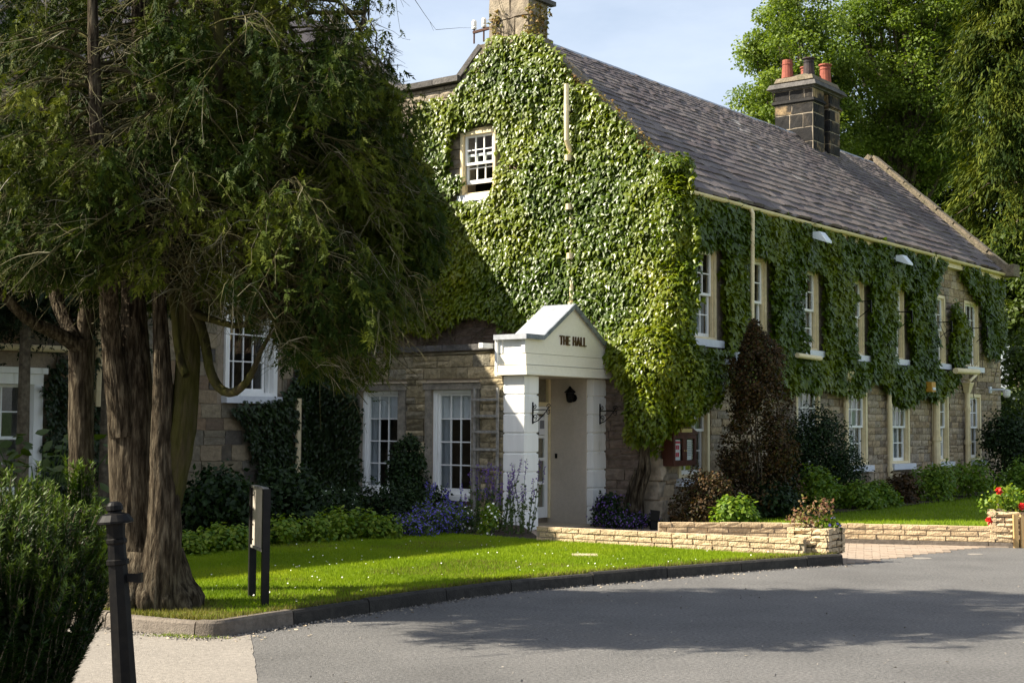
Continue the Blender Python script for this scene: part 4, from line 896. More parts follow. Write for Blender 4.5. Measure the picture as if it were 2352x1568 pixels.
for i, x in enumerate((2327.5, 2342.5)):
    b = at(x, 1256, 0); m = MB(); m.beam(b + Vector((0, -.12, 0)), b + Vector((.0 if i else -.01, -.12, .46)), .062, .05, up=(0, 1, 0))
    o = m.build('timber_post', MT['timber'], base=(b.x, b.y - .12, 0)); tag(o, ('pale timber post leaning on the right planter, left of the pair', 'pale timber post leaning on the right planter, right of the pair')[i], 'post', 'timber posts by the planter')
# block paving of the path
pav_poly = [at(1944, 1297, 0), at(2060, 1281, 0), at(2175, 1266, 0), at(2290, 1257, 0)] + [Vector((p.x, p.y - .06, 0)) for p in RW[::-1]] + [Vector((p.x, p.y, 0)) for p in (pA + Vector((.3, .7, 0)), pA, pB)] + [pc]
def inside(p, poly):
    r = False; n = len(poly)
    for i in range(n):
        a, b = poly[i], poly[(i + 1) % n]
        if (a.y > p.y) != (b.y > p.y) and p.x < (b.x - a.x) * (p.y - a.y) / (b.y - a.y) + a.x: r = not r
    return r
pv = bpy.data.objects.new('path', None); col.objects.link(pv); pv['kind'] = 'structure'; OFF['path'] = Vector((0, 0, 0)); ms = []
e1 = Vector((.97, -.24, 0)); e2 = Vector((.24, .97, 0)); o0 = at(1944, 1297, 0); ang = math.atan2(e1.y, e1.x)
for j in range(-12, 44):
    for i in range(-26, 26):
        p = o0 + e1 * ((i + .5 * (j % 2)) * .205) + e2 * (j * .125)
        if inside(p, pav_poly): ms.append(Matrix.Translation((p.x, p.y, -.014 + random.gauss(0, .0015))) @ Matrix.Rotation(ang, 4, 'Z') @ Matrix.Diagonal((.196, .116, .05, 1)))
bm_ = np.array([(x, y, z) for z in (-.5, .5) for x, y in ((-.5, -.5), (.5, -.5), (.5, .5), (-.5, .5))]); bf = [(0, 3, 2, 1), (4, 5, 6, 7), (0, 1, 5, 4), (1, 2, 6, 5), (2, 3, 7, 6), (3, 0, 4, 7)]
def pav_key(m): p = m.translation; return (p - EYE).length
pieces('paver', ms, [(bm_, bf)], MT['paver'], pv, 300, key=pav_key)
# lawn and bed beyond the rear wall
sheet('porch_path', [(pA.x, pA.y), (pB.x, pB.y), (RW[1].x, RW[1].y), (RW[0].x, RW[0].y), tuple(H(.1, -.4)[:2]), tuple(H(.2, 2.1)[:2]), tuple(H(-2.3, 2.1)[:2]), tuple(H(-2.45, .95)[:2])], .004, MT['paver'])
sheet('rear_lawn', [(p.x, p.y + .05) for p in RW] + [(40, 19), (40, 60), (14, 40), H(17, -.9)[:2], H(9, -1.4)[:2], H(5, -1.5)[:2], H(2, -1.3)[:2]], .14, MT['lawn'], thick=.1)
sheet('rear_flower_bed', [H(.2, -.3)[:2], H(2, -1.6)[:2], H(5, -1.7)[:2], H(9, -1.6)[:2], H(17, -1.1)[:2], H(17, .1)[:2], H(.2, .1)[:2]], .16, MT['soil'])
m = MB(); q = at(1343, 1276, LZ); m.hexa([q + Vector(v) for v in ((-.15, -.09, -.02), (.15, -.09, -.02), (.15, .10, -.02), (-.15, .10, -.02), (-.15, -.09, .012), (.15, -.09, .012), (.15, .10, .02), (-.15, .10, .02))]); o = m.build('stone_slab', MT['slab'], base=tuple(q)); tag(o, 'small flat stone slab set into the sunlit lawn', 'slab')
def drain(x, y, r, lab):
    c = at(x, y, 0); m = MB(); m.lathe([(r, 0), (r, .004), (r * .85, .005), (.001, .005)], c, 16); o = m.build('drain_cover', MT['concrete'], base=tuple(c)); tag(o, lab, 'drain cover', 'pale covers at the path mouth')
drain(1880 * .9408 + 1410 * .2636 * .9408, 1150 * .9408 + 806 * .2636 * .9408, .12, 'pale round cover in the road by the path mouth, nearer the lawn pier')
drain(1880 * .9408 + 1903 * .2636 * .9408, 1150 * .9408 + 768 * .2636 * .9408, .10, 'pale round cover in the road by the path mouth, nearer the timber posts')

# ================================================================ SIGN BOARD AND BOLLARD
b1 = at(578, 1371, LZ); b2 = at(608, 1391, LZ)
sg_ = thing_w('sign_board', 'back of a small pale sign board on two black posts on the lawn', 'sign', (b1 + b2) / 2)
u = (b2 - b1).normalized()
for b, hgt in ((b1, .985), (b2, .985)):
    m = MB(); m.beam(b, b + Vector((0, 0, hgt)), .062, .062, up=u); m.build('post', MT['blackpost'], sg_)
m = MB(); m.beam(b1 + u * .035 + Vector((0, 0, .72)), b2 - u * .035 + Vector((0, 0, .72)), .018, .50); m.build('panel', MT['board'], sg_)
m = MB(); m.beam(b1 + u * .032 + Vector((0, 0, .985)), b2 - u * .032 + Vector((0, 0, .985)), .05, .022); m.beam(b1 + u * .032 + Vector((0, 0, .46)), b2 - u * .032 + Vector((0, 0, .46)), .05, .022); m.build('frame_rail', MT['trellis'], sg_)
nv = Vector((-u.y, u.x, 0));  nv = nv if nv.y < 0 else -nv
for k in range(4):
    c = b1 + u * .08 + nv * .012 + Vector((0, 0, .52 + k * .13)); m = MB(); m.lathe([(.008, 0), (.008, .006)], c, 6, nv); m.build('bolt', MT['black'], sg_)
bt = ad(262, 1165, 7.0); bb = ad(287, 1600, 7.0); ax = (bt - bb).normalized(); bb = bt - ax * 1.27; bb.z = 0
bo = thing_w('bollard', 'black cast iron bollard with a domed cap leaning beside the yew bush', 'bollard', bb)
hl = (bt - bb).length + .03
def ring(z): return bb + ax * z
m = MB(); m.lathe([(.085, -.02), (.085, .05), (.066, .09)], bb, 8, ax); m.build('foot', MT['black'], bo)
m = MB(); m.lathe([(.064, .08), (.047, hl - .30)], bb, 8, ax); m.build('shaft', MT['black'], bo)
m = MB(); m.lathe([(.048, hl - .31), (.056, hl - .305), (.056, hl - .285), (.047, hl - .28), (.044, hl - .21), (.051, hl - .20), (.051, hl - .185), (.044, hl - .18), (.047, hl - .12), (.05, hl - .10)], bb, 12, ax); m.build('collar', MT['black'], bo)
m = MB(); m.lathe([(.03, hl - .115), (.088, hl - .105), (.088, hl - .095), (.066, hl - .065), (.034, hl - .055), (.030, hl - .045)], bb, 16, ax); m.build('cap', MT['black'], bo)
m = MB(); m.lathe([(.03, hl - .05), (.042, hl - .042), (.040, hl - .020), (.028, hl - .006), (.015, hl)], bb, 14, ax); m.build('finial', MT['black'], bo)
m = MB(); c = ring(hl - .37); m.beam(c + Vector((.03, 0, 0)), c + Vector((.115, 0, -.004)), .02, .04); m.beam(c + Vector((.10, 0, 0)), c + Vector((.115, 0, 0)), .05, .045); m.build('chain_lug', MT['black'], bo)
# ================================================================ CLIMBERS
def hit(x, y, ax, c):               # photo point measured on a house plane a=c or s=c -> (a, s, z)
    d = ray(x, y); dl = Vector((d.dot(dR), -d.dot(FN), d.z)); o = EYE - CB; ol = Vector((o.dot(dR), -o.dot(FN), EYE.z))
    k = 0 if ax == 'a' else 1; t = (c - ol[k]) / dl[k]; return ol + dl * t
def polyG(px, a0): return np.array([(h.y, h.z) for h in (hit(x, y, 'a', a0) for x, y in px)])
def polyF(px, s0): return np.array([(h.x, h.z) for h in (hit(x, y, 's', s0) for x, y in px)])
def inpoly(U, Z, P):
    r = np.zeros(len(U), bool); n = len(P)
    for i in range(n):
        (x0, y0), (x1, y1) = P[i], P[(i + 1) % n]
        c = ((y0 > Z) != (y1 > Z)) & (U < (x1 - x0) * (Z - y0) / ((y1 - y0) if y1 != y0 else 1e-9) + x0); r ^= c
    return r
def ivy(mm, polys, holes, dens, D0, D1, size, ufac=.55, seed=0, edge=.07, jit=.40):
    m, ty, c = mm; out = [[], [], []]
    lo = np.min([p.min(0) for p in polys], 0) - .1; hi = np.max([p.max(0) for p in polys], 0) + .1
    n = int((hi - lo).prod() * dens); U = rng.uniform(lo[0], hi[0], n); Z = rng.uniform(lo[1], hi[1], n)
    W = np.stack([U, Z, np.zeros(n)], 1)
    ju = (vnoise(W, 3.1, 3 + seed) - .5) * edge * 4 + rng.normal(size=n) * edge * .5; jz = (vnoise(W, 2.7, 9 + seed) - .5) * edge * 4 + rng.normal(size=n) * edge * .5
    k = np.zeros(n, bool)
    for p in polys: k |= inpoly(U + ju, Z + jz, p)
    for h in holes: k &= ~inpoly(U + ju * .5, Z + jz * .5, h)
    U, Z, W = U[k], Z[k], W[k]; n = len(U)
    th = D0 + (D1 - D0) * (.55 * vnoise(W, 1.1, seed) + .45 * vnoise(W, 3.3, seed + 1))
    d = th * (1 - .75 * rng.random(n) ** 1.6)
    P = np.array(m(U, d, Z)).T if False else np.stack(np.broadcast_arrays(*m(U, d, Z)), 1)
    o = np.array([-1.0, 0, 0]) if ty == 'G' else np.array([0, -1.0, 0])
    Nn = o + np.array([0, 0, ufac]) + rng.normal(size=(n, 3)) * jit
    T = np.array([0, 0, -1.0]) + o * .25 + rng.normal(size=(n, 3)) * .38
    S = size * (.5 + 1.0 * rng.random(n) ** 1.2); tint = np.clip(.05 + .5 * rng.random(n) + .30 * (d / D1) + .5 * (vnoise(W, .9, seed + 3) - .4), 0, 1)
    return P, Nn, T, S, tint
climb = thing_h('climbing_ivy', 'bright green climbing ivy covering the sunlit gable and the long front above the lower windows', 'ivy', (-.3, .35, .1))
gp_ = polyG([(1098, 118), (1130, 98), (1160, 90), (1205, 84), (1240, 92), (1262, 112), (1300, 152), (1345, 207), (1400, 262), (1450, 310), (1500, 350), (1545, 364), (1572, 372), (1590, 460), (1598, 600), (1594, 700), (1580, 800), (1560, 900), (1545, 975), (1515, 1015), (1480, 1030), (1447, 1012), (1434, 970), (1438, 920), (1420, 870), (1400, 845), (1395, 790), (1320, 690), (1225, 715), (1190, 742), (1150, 745), (1100, 715), (1070, 708), (1030, 745), (985, 762), (930, 760), (840, 740), (840, 560), (905, 450), (955, 350), (950, 270), (975, 245), (1010, 226), (1040, 205), (1060, 186), (1085, 150)], -.22)
gh = [polyG([(1042, 316), (1062, 300), (1100, 284), (1138, 280), (1144, 300), (1144, 440), (1130, 455), (1040, 470), (1034, 455), (1062, 430), (1060, 400), (1036, 395), (1040, 350)], -.1), polyG([(1140, 348), (1160, 345), (1158, 372), (1142, 400)], -.1), polyG([(1178, 372), (1200, 378), (1195, 396), (1180, 392)], -.1)]
P1 = ivy(mG, [gp_], gh, 1500, .08, .38, .096, seed=1, ufac=.52, jit=.30)
# the heavy overhanging clump round the corner
def blob(c, r, n, size, o, seed):
    q = rnd3(n); q = q[(q @ np.array(o)) > -.35]; n = len(q); b = .8 + .4 * vnoise(q, 2.2, seed)
    P = np.array(c) + q * np.array(r) * (b * (1 - .25 * rng.random(n) ** 2))[:, None]
    Nn = q * .9 + np.array([0, 0, .5]) + rng.normal(size=(n, 3)) * .4; T = np.array([0, 0, -1.0]) + q * .4 + rng.normal(size=(n, 3)) * .4
    return P, Nn, T, size * rng.uniform(.7, 1.3, n), np.clip(.08 + .62 * rng.random(n), 0, 1)
def hv(x, y, ax, c): return tuple(hit(x, y, ax, c))
B = [blob(hv(1500, 830, 'a', -.45), (.34, .55, .62), 2600, .085, (-1, -.6, .1), 2), blob(hv(1490, 935, 'a', -.4), (.30, .42, .60), 2000, .085, (-1, -.6, .1), 3),
     blob(hv(1560, 880, 'a', -.15), (.34, .45, .75), 2200, .085, (-.6, -1, .1), 4), blob(hv(1548, 520, 'a', -.2), (.3, .34, 1.05), 2600, .085, (-.7, -1, .1), 5), blob(hv(1550, 690, 'a', -.2), (.3, .36, 1.0), 2600, .085, (-.7, -1, .1), 6),
     blob(hv(1552, 380, 'a', -.15), (.26, .30, .20), 700, .08, (-.7, -1, .1), 7), blob(hv(1620, 880, 's', -.3), (.4, .3, .45), 1300, .085, (-.6, -1, .1), 8)]
Q = [np.concatenate([P1[k]] + [b[k] for b in B]) for k in range(5)]
leaves('gable_foliage', Q[0], Q[1], Q[2], Q[3], 'ivy', MT['ivy'], climb, tint=Q[4])
fpx = [(1590, 437), (1640, 451), (1716, 476), (1850, 510), (2000, 549), (2175, 596), (2172, 625), (2160, 660), (2152, 700), (2160, 800), (2168, 835), (2200, 846), (2206, 872), (2192, 900), (2172, 930), (2150, 915), (2130, 908), (2105, 932), (2082, 928), (2060, 890), (2040, 885), (2010, 878), (1985, 906), (1940, 893), (1905, 878), (1870, 897), (1830, 900), (1800, 866), (1770, 860), (1700, 880), (1660, 860), (1640, 905), (1610, 960), (1590, 985), (1560, 990)]
f2 = [(2186, 690), (2180, 760), (2182, 815), (2196, 845), (2214, 848), (2232, 800), (2228, 730), (2207, 706)]
f3 = [(2218, 612), (2228, 650), (2262, 690), (2256, 750), (2276, 812), (2300, 822), (2316, 760), (2316, 655), (2304, 638)]
wh = [np.array([(h[0] + q_, h[2] - .16), (h[1] + .05, h[2] - .16), (h[1] + .05, h[3] + .0), (h[0] + q_, h[3] + .0)]) for h, q_ in zip(upW, (-.12, -.05, .05, .12, .20, .0, .0))]
P2 = ivy(mF, [polyF(fpx, -.25), polyF(f2, -.2), polyF(f3, -.25)], wh, 1250, .08, .38, .115, ufac=.28, seed=5)
leaves('front_foliage', *P2[:4], 'ivyflat', MT['ivy'], climb, tint=P2[4] * .52)  # leaf tint scaled down, adding the front's shade to the colour
# golden leaves along the verge
n = 1500; t = rng.random(n); Pv = np.stack([rng.uniform(-.18, .26, n), -.02 + 2.75 * t, 6.10 + 2.58 * t + rng.normal(size=n) * .05 + .02], 1)
leaves('verge_foliage', Pv, np.array([-.5, -.5, .8]) + rng.normal(size=(n, 3)) * .5, np.array([-.4, 0, -1.0]) + rng.normal(size=(n, 3)) * .5, .07 * rng.uniform(.6, 1.2, n), 'ivy', MT['ivy_gold'], climb)
n = 420; Pc = np.stack([rng.uniform(-.1, .5, n), np.where(rng.random(n) < .75, 2.66, 3.45) + rng.normal(size=n) * .06, 8.5 + .75 * rng.random(n) ** 1.5], 1); Pc[:, 0] = np.where(Pc[:, 1] > 3, -.04, Pc[:, 0])
leaves('chimney_foliage', Pc, np.array([-.7, -.5, .4]) + rng.normal(size=(n, 3)) * .5, np.array([0, 0, -1.0]) + rng.normal(size=(n, 3)) * .5, .075, 'ivy', MT['ivy_gold'], climb)
m = MB()
for pts, r0 in (([(1462, 1190), (1452, 1150), (1466, 1100), (1478, 1050), (1484, 1000), (1480, 930)], .075), ([(1470, 1190), (1474, 1130), (1488, 1080), (1486, 1040), (1500, 980)], .05), ([(1456, 1188), (1440, 1160), (1446, 1120), (1460, 1080)], .035)):
    pp = smooth_path([hit(x, y, 'a', -.2) for x, y in pts], 4); m.tube(pp, [r0 * (1.25 - .45 * k / len(pp)) for k in range(len(pp))], 9, wob=lambda t, i: 1 + .16 * math.sin(3 * t + i * .5) + .08 * math.sin(7 * t - i * .3))
m.build('trunk', MT['bark'], climb, smooth=True)
m = MB()            # bare stems on the wall and chimney
for k in range(46):
    if k < 16: p = Vector((-.06, rng.uniform(1.6, 5.6), rng.uniform(3.0, 3.3))); L_ = rng.uniform(.5, 1.0)
    elif k < 24: p = Vector((-.04, rng.uniform(2.75, 3.6), 8.5)); L_ = rng.uniform(.6, 1.2)
    else: p = Vector((rng.uniform(12.3, 16.6), -.06, rng.uniform(2.2, 4.6))); L_ = rng.uniform(.6, 1.4)
    pts = [p]; d = Vector((0, rng.normal() * .4, 1)) if k < 24 else Vector((rng.normal() * .5, 0, 1))
    for j in range(6):
        d = d + (Vector((0, rng.normal() * .5, rng.normal() * .2)) if k < 24 else Vector((rng.normal() * .5, 0, rng.normal() * .2))); pts.append(pts[-1] + d.normalized() * L_ / 6)
    m.tube(pts, [.012 - .0014 * j for j in range(7)], 4)
m.build('stem', MT['bark_b'], climb)['kind'] = 'stuff'
n = 5200; Uc = rng.uniform(12.3, 14.6, n); Zc = rng.uniform(4.78, 5.5, n)          # thin veil of dead stems under the eaves is bark only
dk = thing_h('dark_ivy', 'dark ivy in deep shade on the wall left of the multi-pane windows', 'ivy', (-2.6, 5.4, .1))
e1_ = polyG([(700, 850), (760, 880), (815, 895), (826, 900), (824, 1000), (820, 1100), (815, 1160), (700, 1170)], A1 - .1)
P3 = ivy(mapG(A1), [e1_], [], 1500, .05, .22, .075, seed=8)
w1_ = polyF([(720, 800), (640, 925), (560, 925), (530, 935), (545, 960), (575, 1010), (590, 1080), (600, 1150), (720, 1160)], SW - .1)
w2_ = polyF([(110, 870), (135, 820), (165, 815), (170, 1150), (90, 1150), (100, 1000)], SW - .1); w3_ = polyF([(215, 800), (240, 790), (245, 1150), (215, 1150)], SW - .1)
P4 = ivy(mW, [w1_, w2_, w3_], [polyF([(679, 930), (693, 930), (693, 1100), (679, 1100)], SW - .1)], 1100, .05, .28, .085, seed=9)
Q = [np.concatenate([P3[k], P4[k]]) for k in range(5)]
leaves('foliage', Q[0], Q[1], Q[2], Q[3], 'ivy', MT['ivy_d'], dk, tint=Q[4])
m = MB()
for k in range(9):
    p = Vector((A1 - .03, rng.uniform(4.7, 5.6), .15)) if k < 5 else Vector((rng.uniform(-3.6, -2.5), SW - .03, .15)); pts = [p]
    for j in range(6): pts.append(pts[-1] + Vector((0 if k < 5 else rng.normal() * .06, rng.normal() * .06 if k < 5 else 0, .28)))
    m.tube(pts, [.018 - .002 * j for j in range(7)], 5)
m.build('stem', MT['bark_b'], dk)['kind'] = 'stuff'

# ================================================================ CONIFERS IN FRONT
def stem_path(px, n=5):
    pts = [ad(x, y, Y) for x, y, w_, Y in px]; rad = [w_ / 2 / FPX * Y for x, y, w_, Y in px]
    sp = smooth_path(pts, n); rr = np.interp(np.linspace(0, len(px) - 1, len(sp)), range(len(px)), rad); return sp, list(rr)
def bark_tube(m, sp, rr, seed, n=44):
    """trunk with long furrows: rings of n points pushed in and out by noise stretched along the stem"""
    sp = [Vector(p) for p in sp]; vs = []; fs = []; ph = [random.Random(seed + k).uniform(0, 6.28) for k in range(3)]
    L_ = [0]
    for i in range(1, len(sp)): L_.append(L_[-1] + (sp[i] - sp[i - 1]).length)
    N_ = max(8, int(L_[-1] / .07)); ss = np.linspace(0, L_[-1], N_); C = np.stack([np.interp(ss, L_, [p[k] for p in sp]) for k in range(3)], 1); Rr = np.interp(ss, L_, rr)
    D = unit(np.gradient(C, axis=0)); A = unit(np.cross(D, [0.02, 1, .05])); Bv = np.cross(D, A); t = np.arange(n) * 2 * math.pi / n
    q = np.stack([np.cos(t)[None, :] * 1.0 + 0 * ss[:, None], np.sin(t)[None, :] + 0 * ss[:, None], ss[:, None] * 1.0 + 0 * t[None, :]], -1)
    f1 = vnoise(q * np.array([1, 1, .28]), 13.0, seed); f2 = vnoise(q * np.array([1, 1, .6]), 24, seed + 1); f0 = vnoise(q * np.array([1, 1, .5]), 1.6, seed + 2)
    ridge = 1 - np.abs(f1 * 2 - 1) * 2
    r = Rr[:, None] * (1 + .07 * (f0 - .5) + .025 * np.sin(3 * t + ph[0] + ss[:, None] * .4)) + np.minimum(.010, Rr[:, None] * .15) * (ridge * .8 + (f2 - .5) * 1.1)
    V = C[:, None, :] + r[..., None] * (np.cos(t)[None, :, None] * A[:, None, :] + np.sin(t)[None, :, None] * Bv[:, None, :])
    m.add([tuple(v) for v in V.reshape(-1, 3)], [(i * n + k, i * n + (k + 1) % n, (i + 1) * n + (k + 1) % n, (i + 1) * n + k) for i in range(N_ - 1) for k in range(n)])
tA = thing_w('conifer_tree', 'thinner conifer with a single forked trunk, behind the yew bush', 'tree', at(187, 1345, LZ))
tB = thing_w('conifer_tree', 'big multi-stemmed conifer with thick fissured trunks and drooping sprays beside the bollard', 'tree', at(345, 1355, LZ))
stA = [[(187, 1380, 62, 13.2), (187, 1200, 54, 13.2), (187, 1000, 53, 13.2), (188, 860, 54, 13.2), (190, 780, 58, 13.2)], [(188, 810, 40, 13.2), (200, 700, 32, 13.2), (208, 560, 30, 13.25), (205, 350, 26, 13.3), (210, 100, 22, 13.3), (215, -250, 14, 13.3)],
       [(186, 800, 36, 13.15), (140, 770, 30, 13.0), (90, 748, 26, 12.8), (50, 722, 23, 12.6), (15, 685, 20, 12.4), (-40, 640, 14, 12.2)], [(176, 790, 34, 13.1), (150, 735, 30, 13.2), (128, 680, 28, 13.3), (118, 600, 26, 13.4), (110, 480, 22, 13.4), (120, 250, 16, 13.4)]]
stB = [[(322, 1392, 150, 12.25), (320, 1330, 118, 12.25), (312, 1230, 104, 12.3), (304, 1080, 100, 12.3), (302, 960, 98, 12.3), (308, 860, 78, 12.3), (308, 720, 54, 12.35), (306, 560, 48, 12.4), (316, 380, 42, 12.4), (322, 150, 36, 12.4), (320, -200, 34, 12.4), (318, -500, 14, 12.4)],
       [(285, 1000, 60, 12.2), (272, 900, 56, 12.15), (256, 780, 42, 12.1), (248, 640, 38, 11.8), (238, 500, 34, 11.3), (226, 360, 29, 11.0), (216, 150, 26, 10.9), (210, -150, 16, 10.9)],
       [(362, 1402, 112, 11.95), (364, 1335, 94, 11.95), (376, 1230, 76, 11.95), (376, 1120, 64, 11.95), (372, 1000, 48, 11.95), (374, 880, 40, 11.95), (368, 740, 31, 12.0), (362, 600, 27, 12.0), (366, 430, 24, 12.0), (372, 200, 24, 12.0), (376, -100, 16, 12.0)],
       [(384, 1160, 60, 12.0), (402, 1080, 60, 12.0), (420, 980, 58, 12.0), (430, 860, 54, 12.05), (436, 740, 48, 12.1), (448, 600, 42, 11.9), (470, 430, 36, 11.4), (498, 200, 26, 11.1), (505, -100, 18, 11.0)],
       [(452, 720, 24, 12.0), (472, 790, 22, 11.85), (482, 850, 22, 11.75), (502, 890, 21, 11.7), (532, 902, 19, 11.6), (560, 884, 17, 11.5), (582, 850, 14, 11.45), (602, 800, 10, 11.4), (640, 740, 7, 11.3)],
       [(445, 720, 20, 12.0), (490, 735, 15, 11.8), (545, 748, 13, 11.6), (600, 730, 11, 11.5), (640, 700, 8, 11.4), (690, 640, 7, 11.3), (720, 560, 5, 11.2)],
       [(440, 660, 26, 12.1), (500, 678, 22, 12.0), (560, 680, 18, 12.0), (620, 655, 15, 11.9), (680, 625, 13, 11.9), (740, 600, 9, 11.8), (800, 590, 5, 11.8)],
       [(380, 620, 16, 11.9), (398, 700, 17, 11.75), (405, 770, 18, 11.7), (416, 835, 20, 11.65), (428, 862, 18, 11.6)],
       [(470, 500, 26, 12.2), (520, 380, 22, 12.3), (580, 250, 20, 12.4), (640, 100, 17, 12.4), (700, -100, 12, 12.4), (720, -300, 6, 12.4)],
       [(560, 420, 20, 12.3), (650, 330, 17, 12.2), (740, 230, 14, 12.2), (820, 100, 10, 12.2), (850, -60, 6, 12.2)],
       [(470, 470, 26, 12.2), (600, 440, 20, 12.1), (720, 440, 15, 12.0), (830, 440, 10, 12.0), (930, 470, 5, 12.0)]]
m = MB()
for i, s_ in enumerate(stA): bark_tube(m, *stem_path(s_), 100 + i, 36)
m.build('trunk', MT['bark'], tA, smooth=True)
m = MB(); mm_ = MB()
for i, s_ in enumerate(stB): bark_tube(mm_ if i in (3, 4, 5, 6, 7) else m, *stem_path(s_), 200 + i, 72 if i < 4 else 20)
for k in range(15):      # root flare
    a = k * .4189 + .2; c = Vector((ad(345, 1380, 12.1).x, 12.1, LZ)); d = Vector((math.cos(a) * 1.05, math.sin(a) * .8, 0)); L_ = rng.uniform(.26, .50)
    m.tube(smooth_path([c + d * .12 + Vector((0, 0, .42)), c + d * .24 + Vector((0, 0, .18)), c + d * .36 + Vector((0, 0, .05)), c + d * (L_ + .06) + Vector((0, 0, -.05))], 3), [.16, .15, .14, .12, .11, .10, .09, .07, .05, .04], 8)
m.build('trunk', MT['bark'], tB, smooth=True); tag(mm_.build('mossy_stem', MT['moss_bark'], tB, smooth=True), 'mossy yellow-green stem')

def fast_tubes(name, paths, mat, parent, n=3, tint=None):
    """many thin tapering twigs in one mesh; paths: list of (k,3) arrays with radii"""
    V = []; Lp = []; St = []; T = []; nv = 0; ls = 0
    for (p, r), tt in zip(paths, tint if tint is not None else rng.random(len(paths))):
        p = np.asarray(p); k = len(p); d = np.gradient(p, axis=0); d = unit(d); ref = np.array([.3, .5, .81]); a = unit(np.cross(d, ref)); b = np.cross(d, a)
        ang = np.arange(n) * 2 * math.pi / n
        v = p[:, None, :] + np.asarray(r)[:, None, None] * (np.cos(ang)[None, :, None] * a[:, None, :] + np.sin(ang)[None, :, None] * b[:, None, :]); V.append(v.reshape(-1, 3))
        i = (np.arange(k - 1)[:, None] * n + np.arange(n)[None, :]); j = np.arange(k - 1)[:, None] * n + (np.arange(n)[None, :] + 1) % n
        q = np.stack([i, j, j + n, i + n], -1).reshape(-1, 4) + nv; Lp.append(q.ravel()); St.append(ls + 4 * np.arange(len(q))); ls += 4 * len(q); nv += k * n; T.append(np.full(k * n, tt))
    o = finish(name, np.concatenate(V), np.concatenate(Lp), np.concatenate(St), mat, parent, None, np.concatenate(T)); return o
def xr(z):      # right-hand limit of the crown at height z (m)
    return np.interp(z, [2.0, 2.3, 2.9, 3.4, 3.9, 4.5, 5.2, 6.0, 8.0, 11], [-1.15, -.95, -.72, -.56, -.60, -.80, -1.05, -1.2, -1.7, -3.0])
def xl(z): return np.interp(z, [2, 3, 5, 8, 11], [-4.9, -4.9, -4.8, -4.7, -4.5])
def lowlim(x, y, z):
    P = np.stack(np.broadcast_arrays(x, y, 0 * z), -1); return np.interp(x, [-6, -4.6, -3.6, -3.2, -2.6, -2.1, -1.8, -.9], [3.0, 2.95, 2.8, 2.72, 2.65, 2.45, 2.10, 2.05]) + (vnoise(P, 1.9, 21) - .5) * .7
YC, YW = 12.05, 1.85
def okpos(P):
    x, y, z = P[..., 0], P[..., 1], P[..., 2]
    low = lowlim(x, y, z) + .05
    return (x < xr(z) + (vnoise(P * np.array([0, 1, 1]), 1.8, 41) - .6) * .5) & (x > xl(z)) & (np.abs(y - YC) < YW) & (z > low)
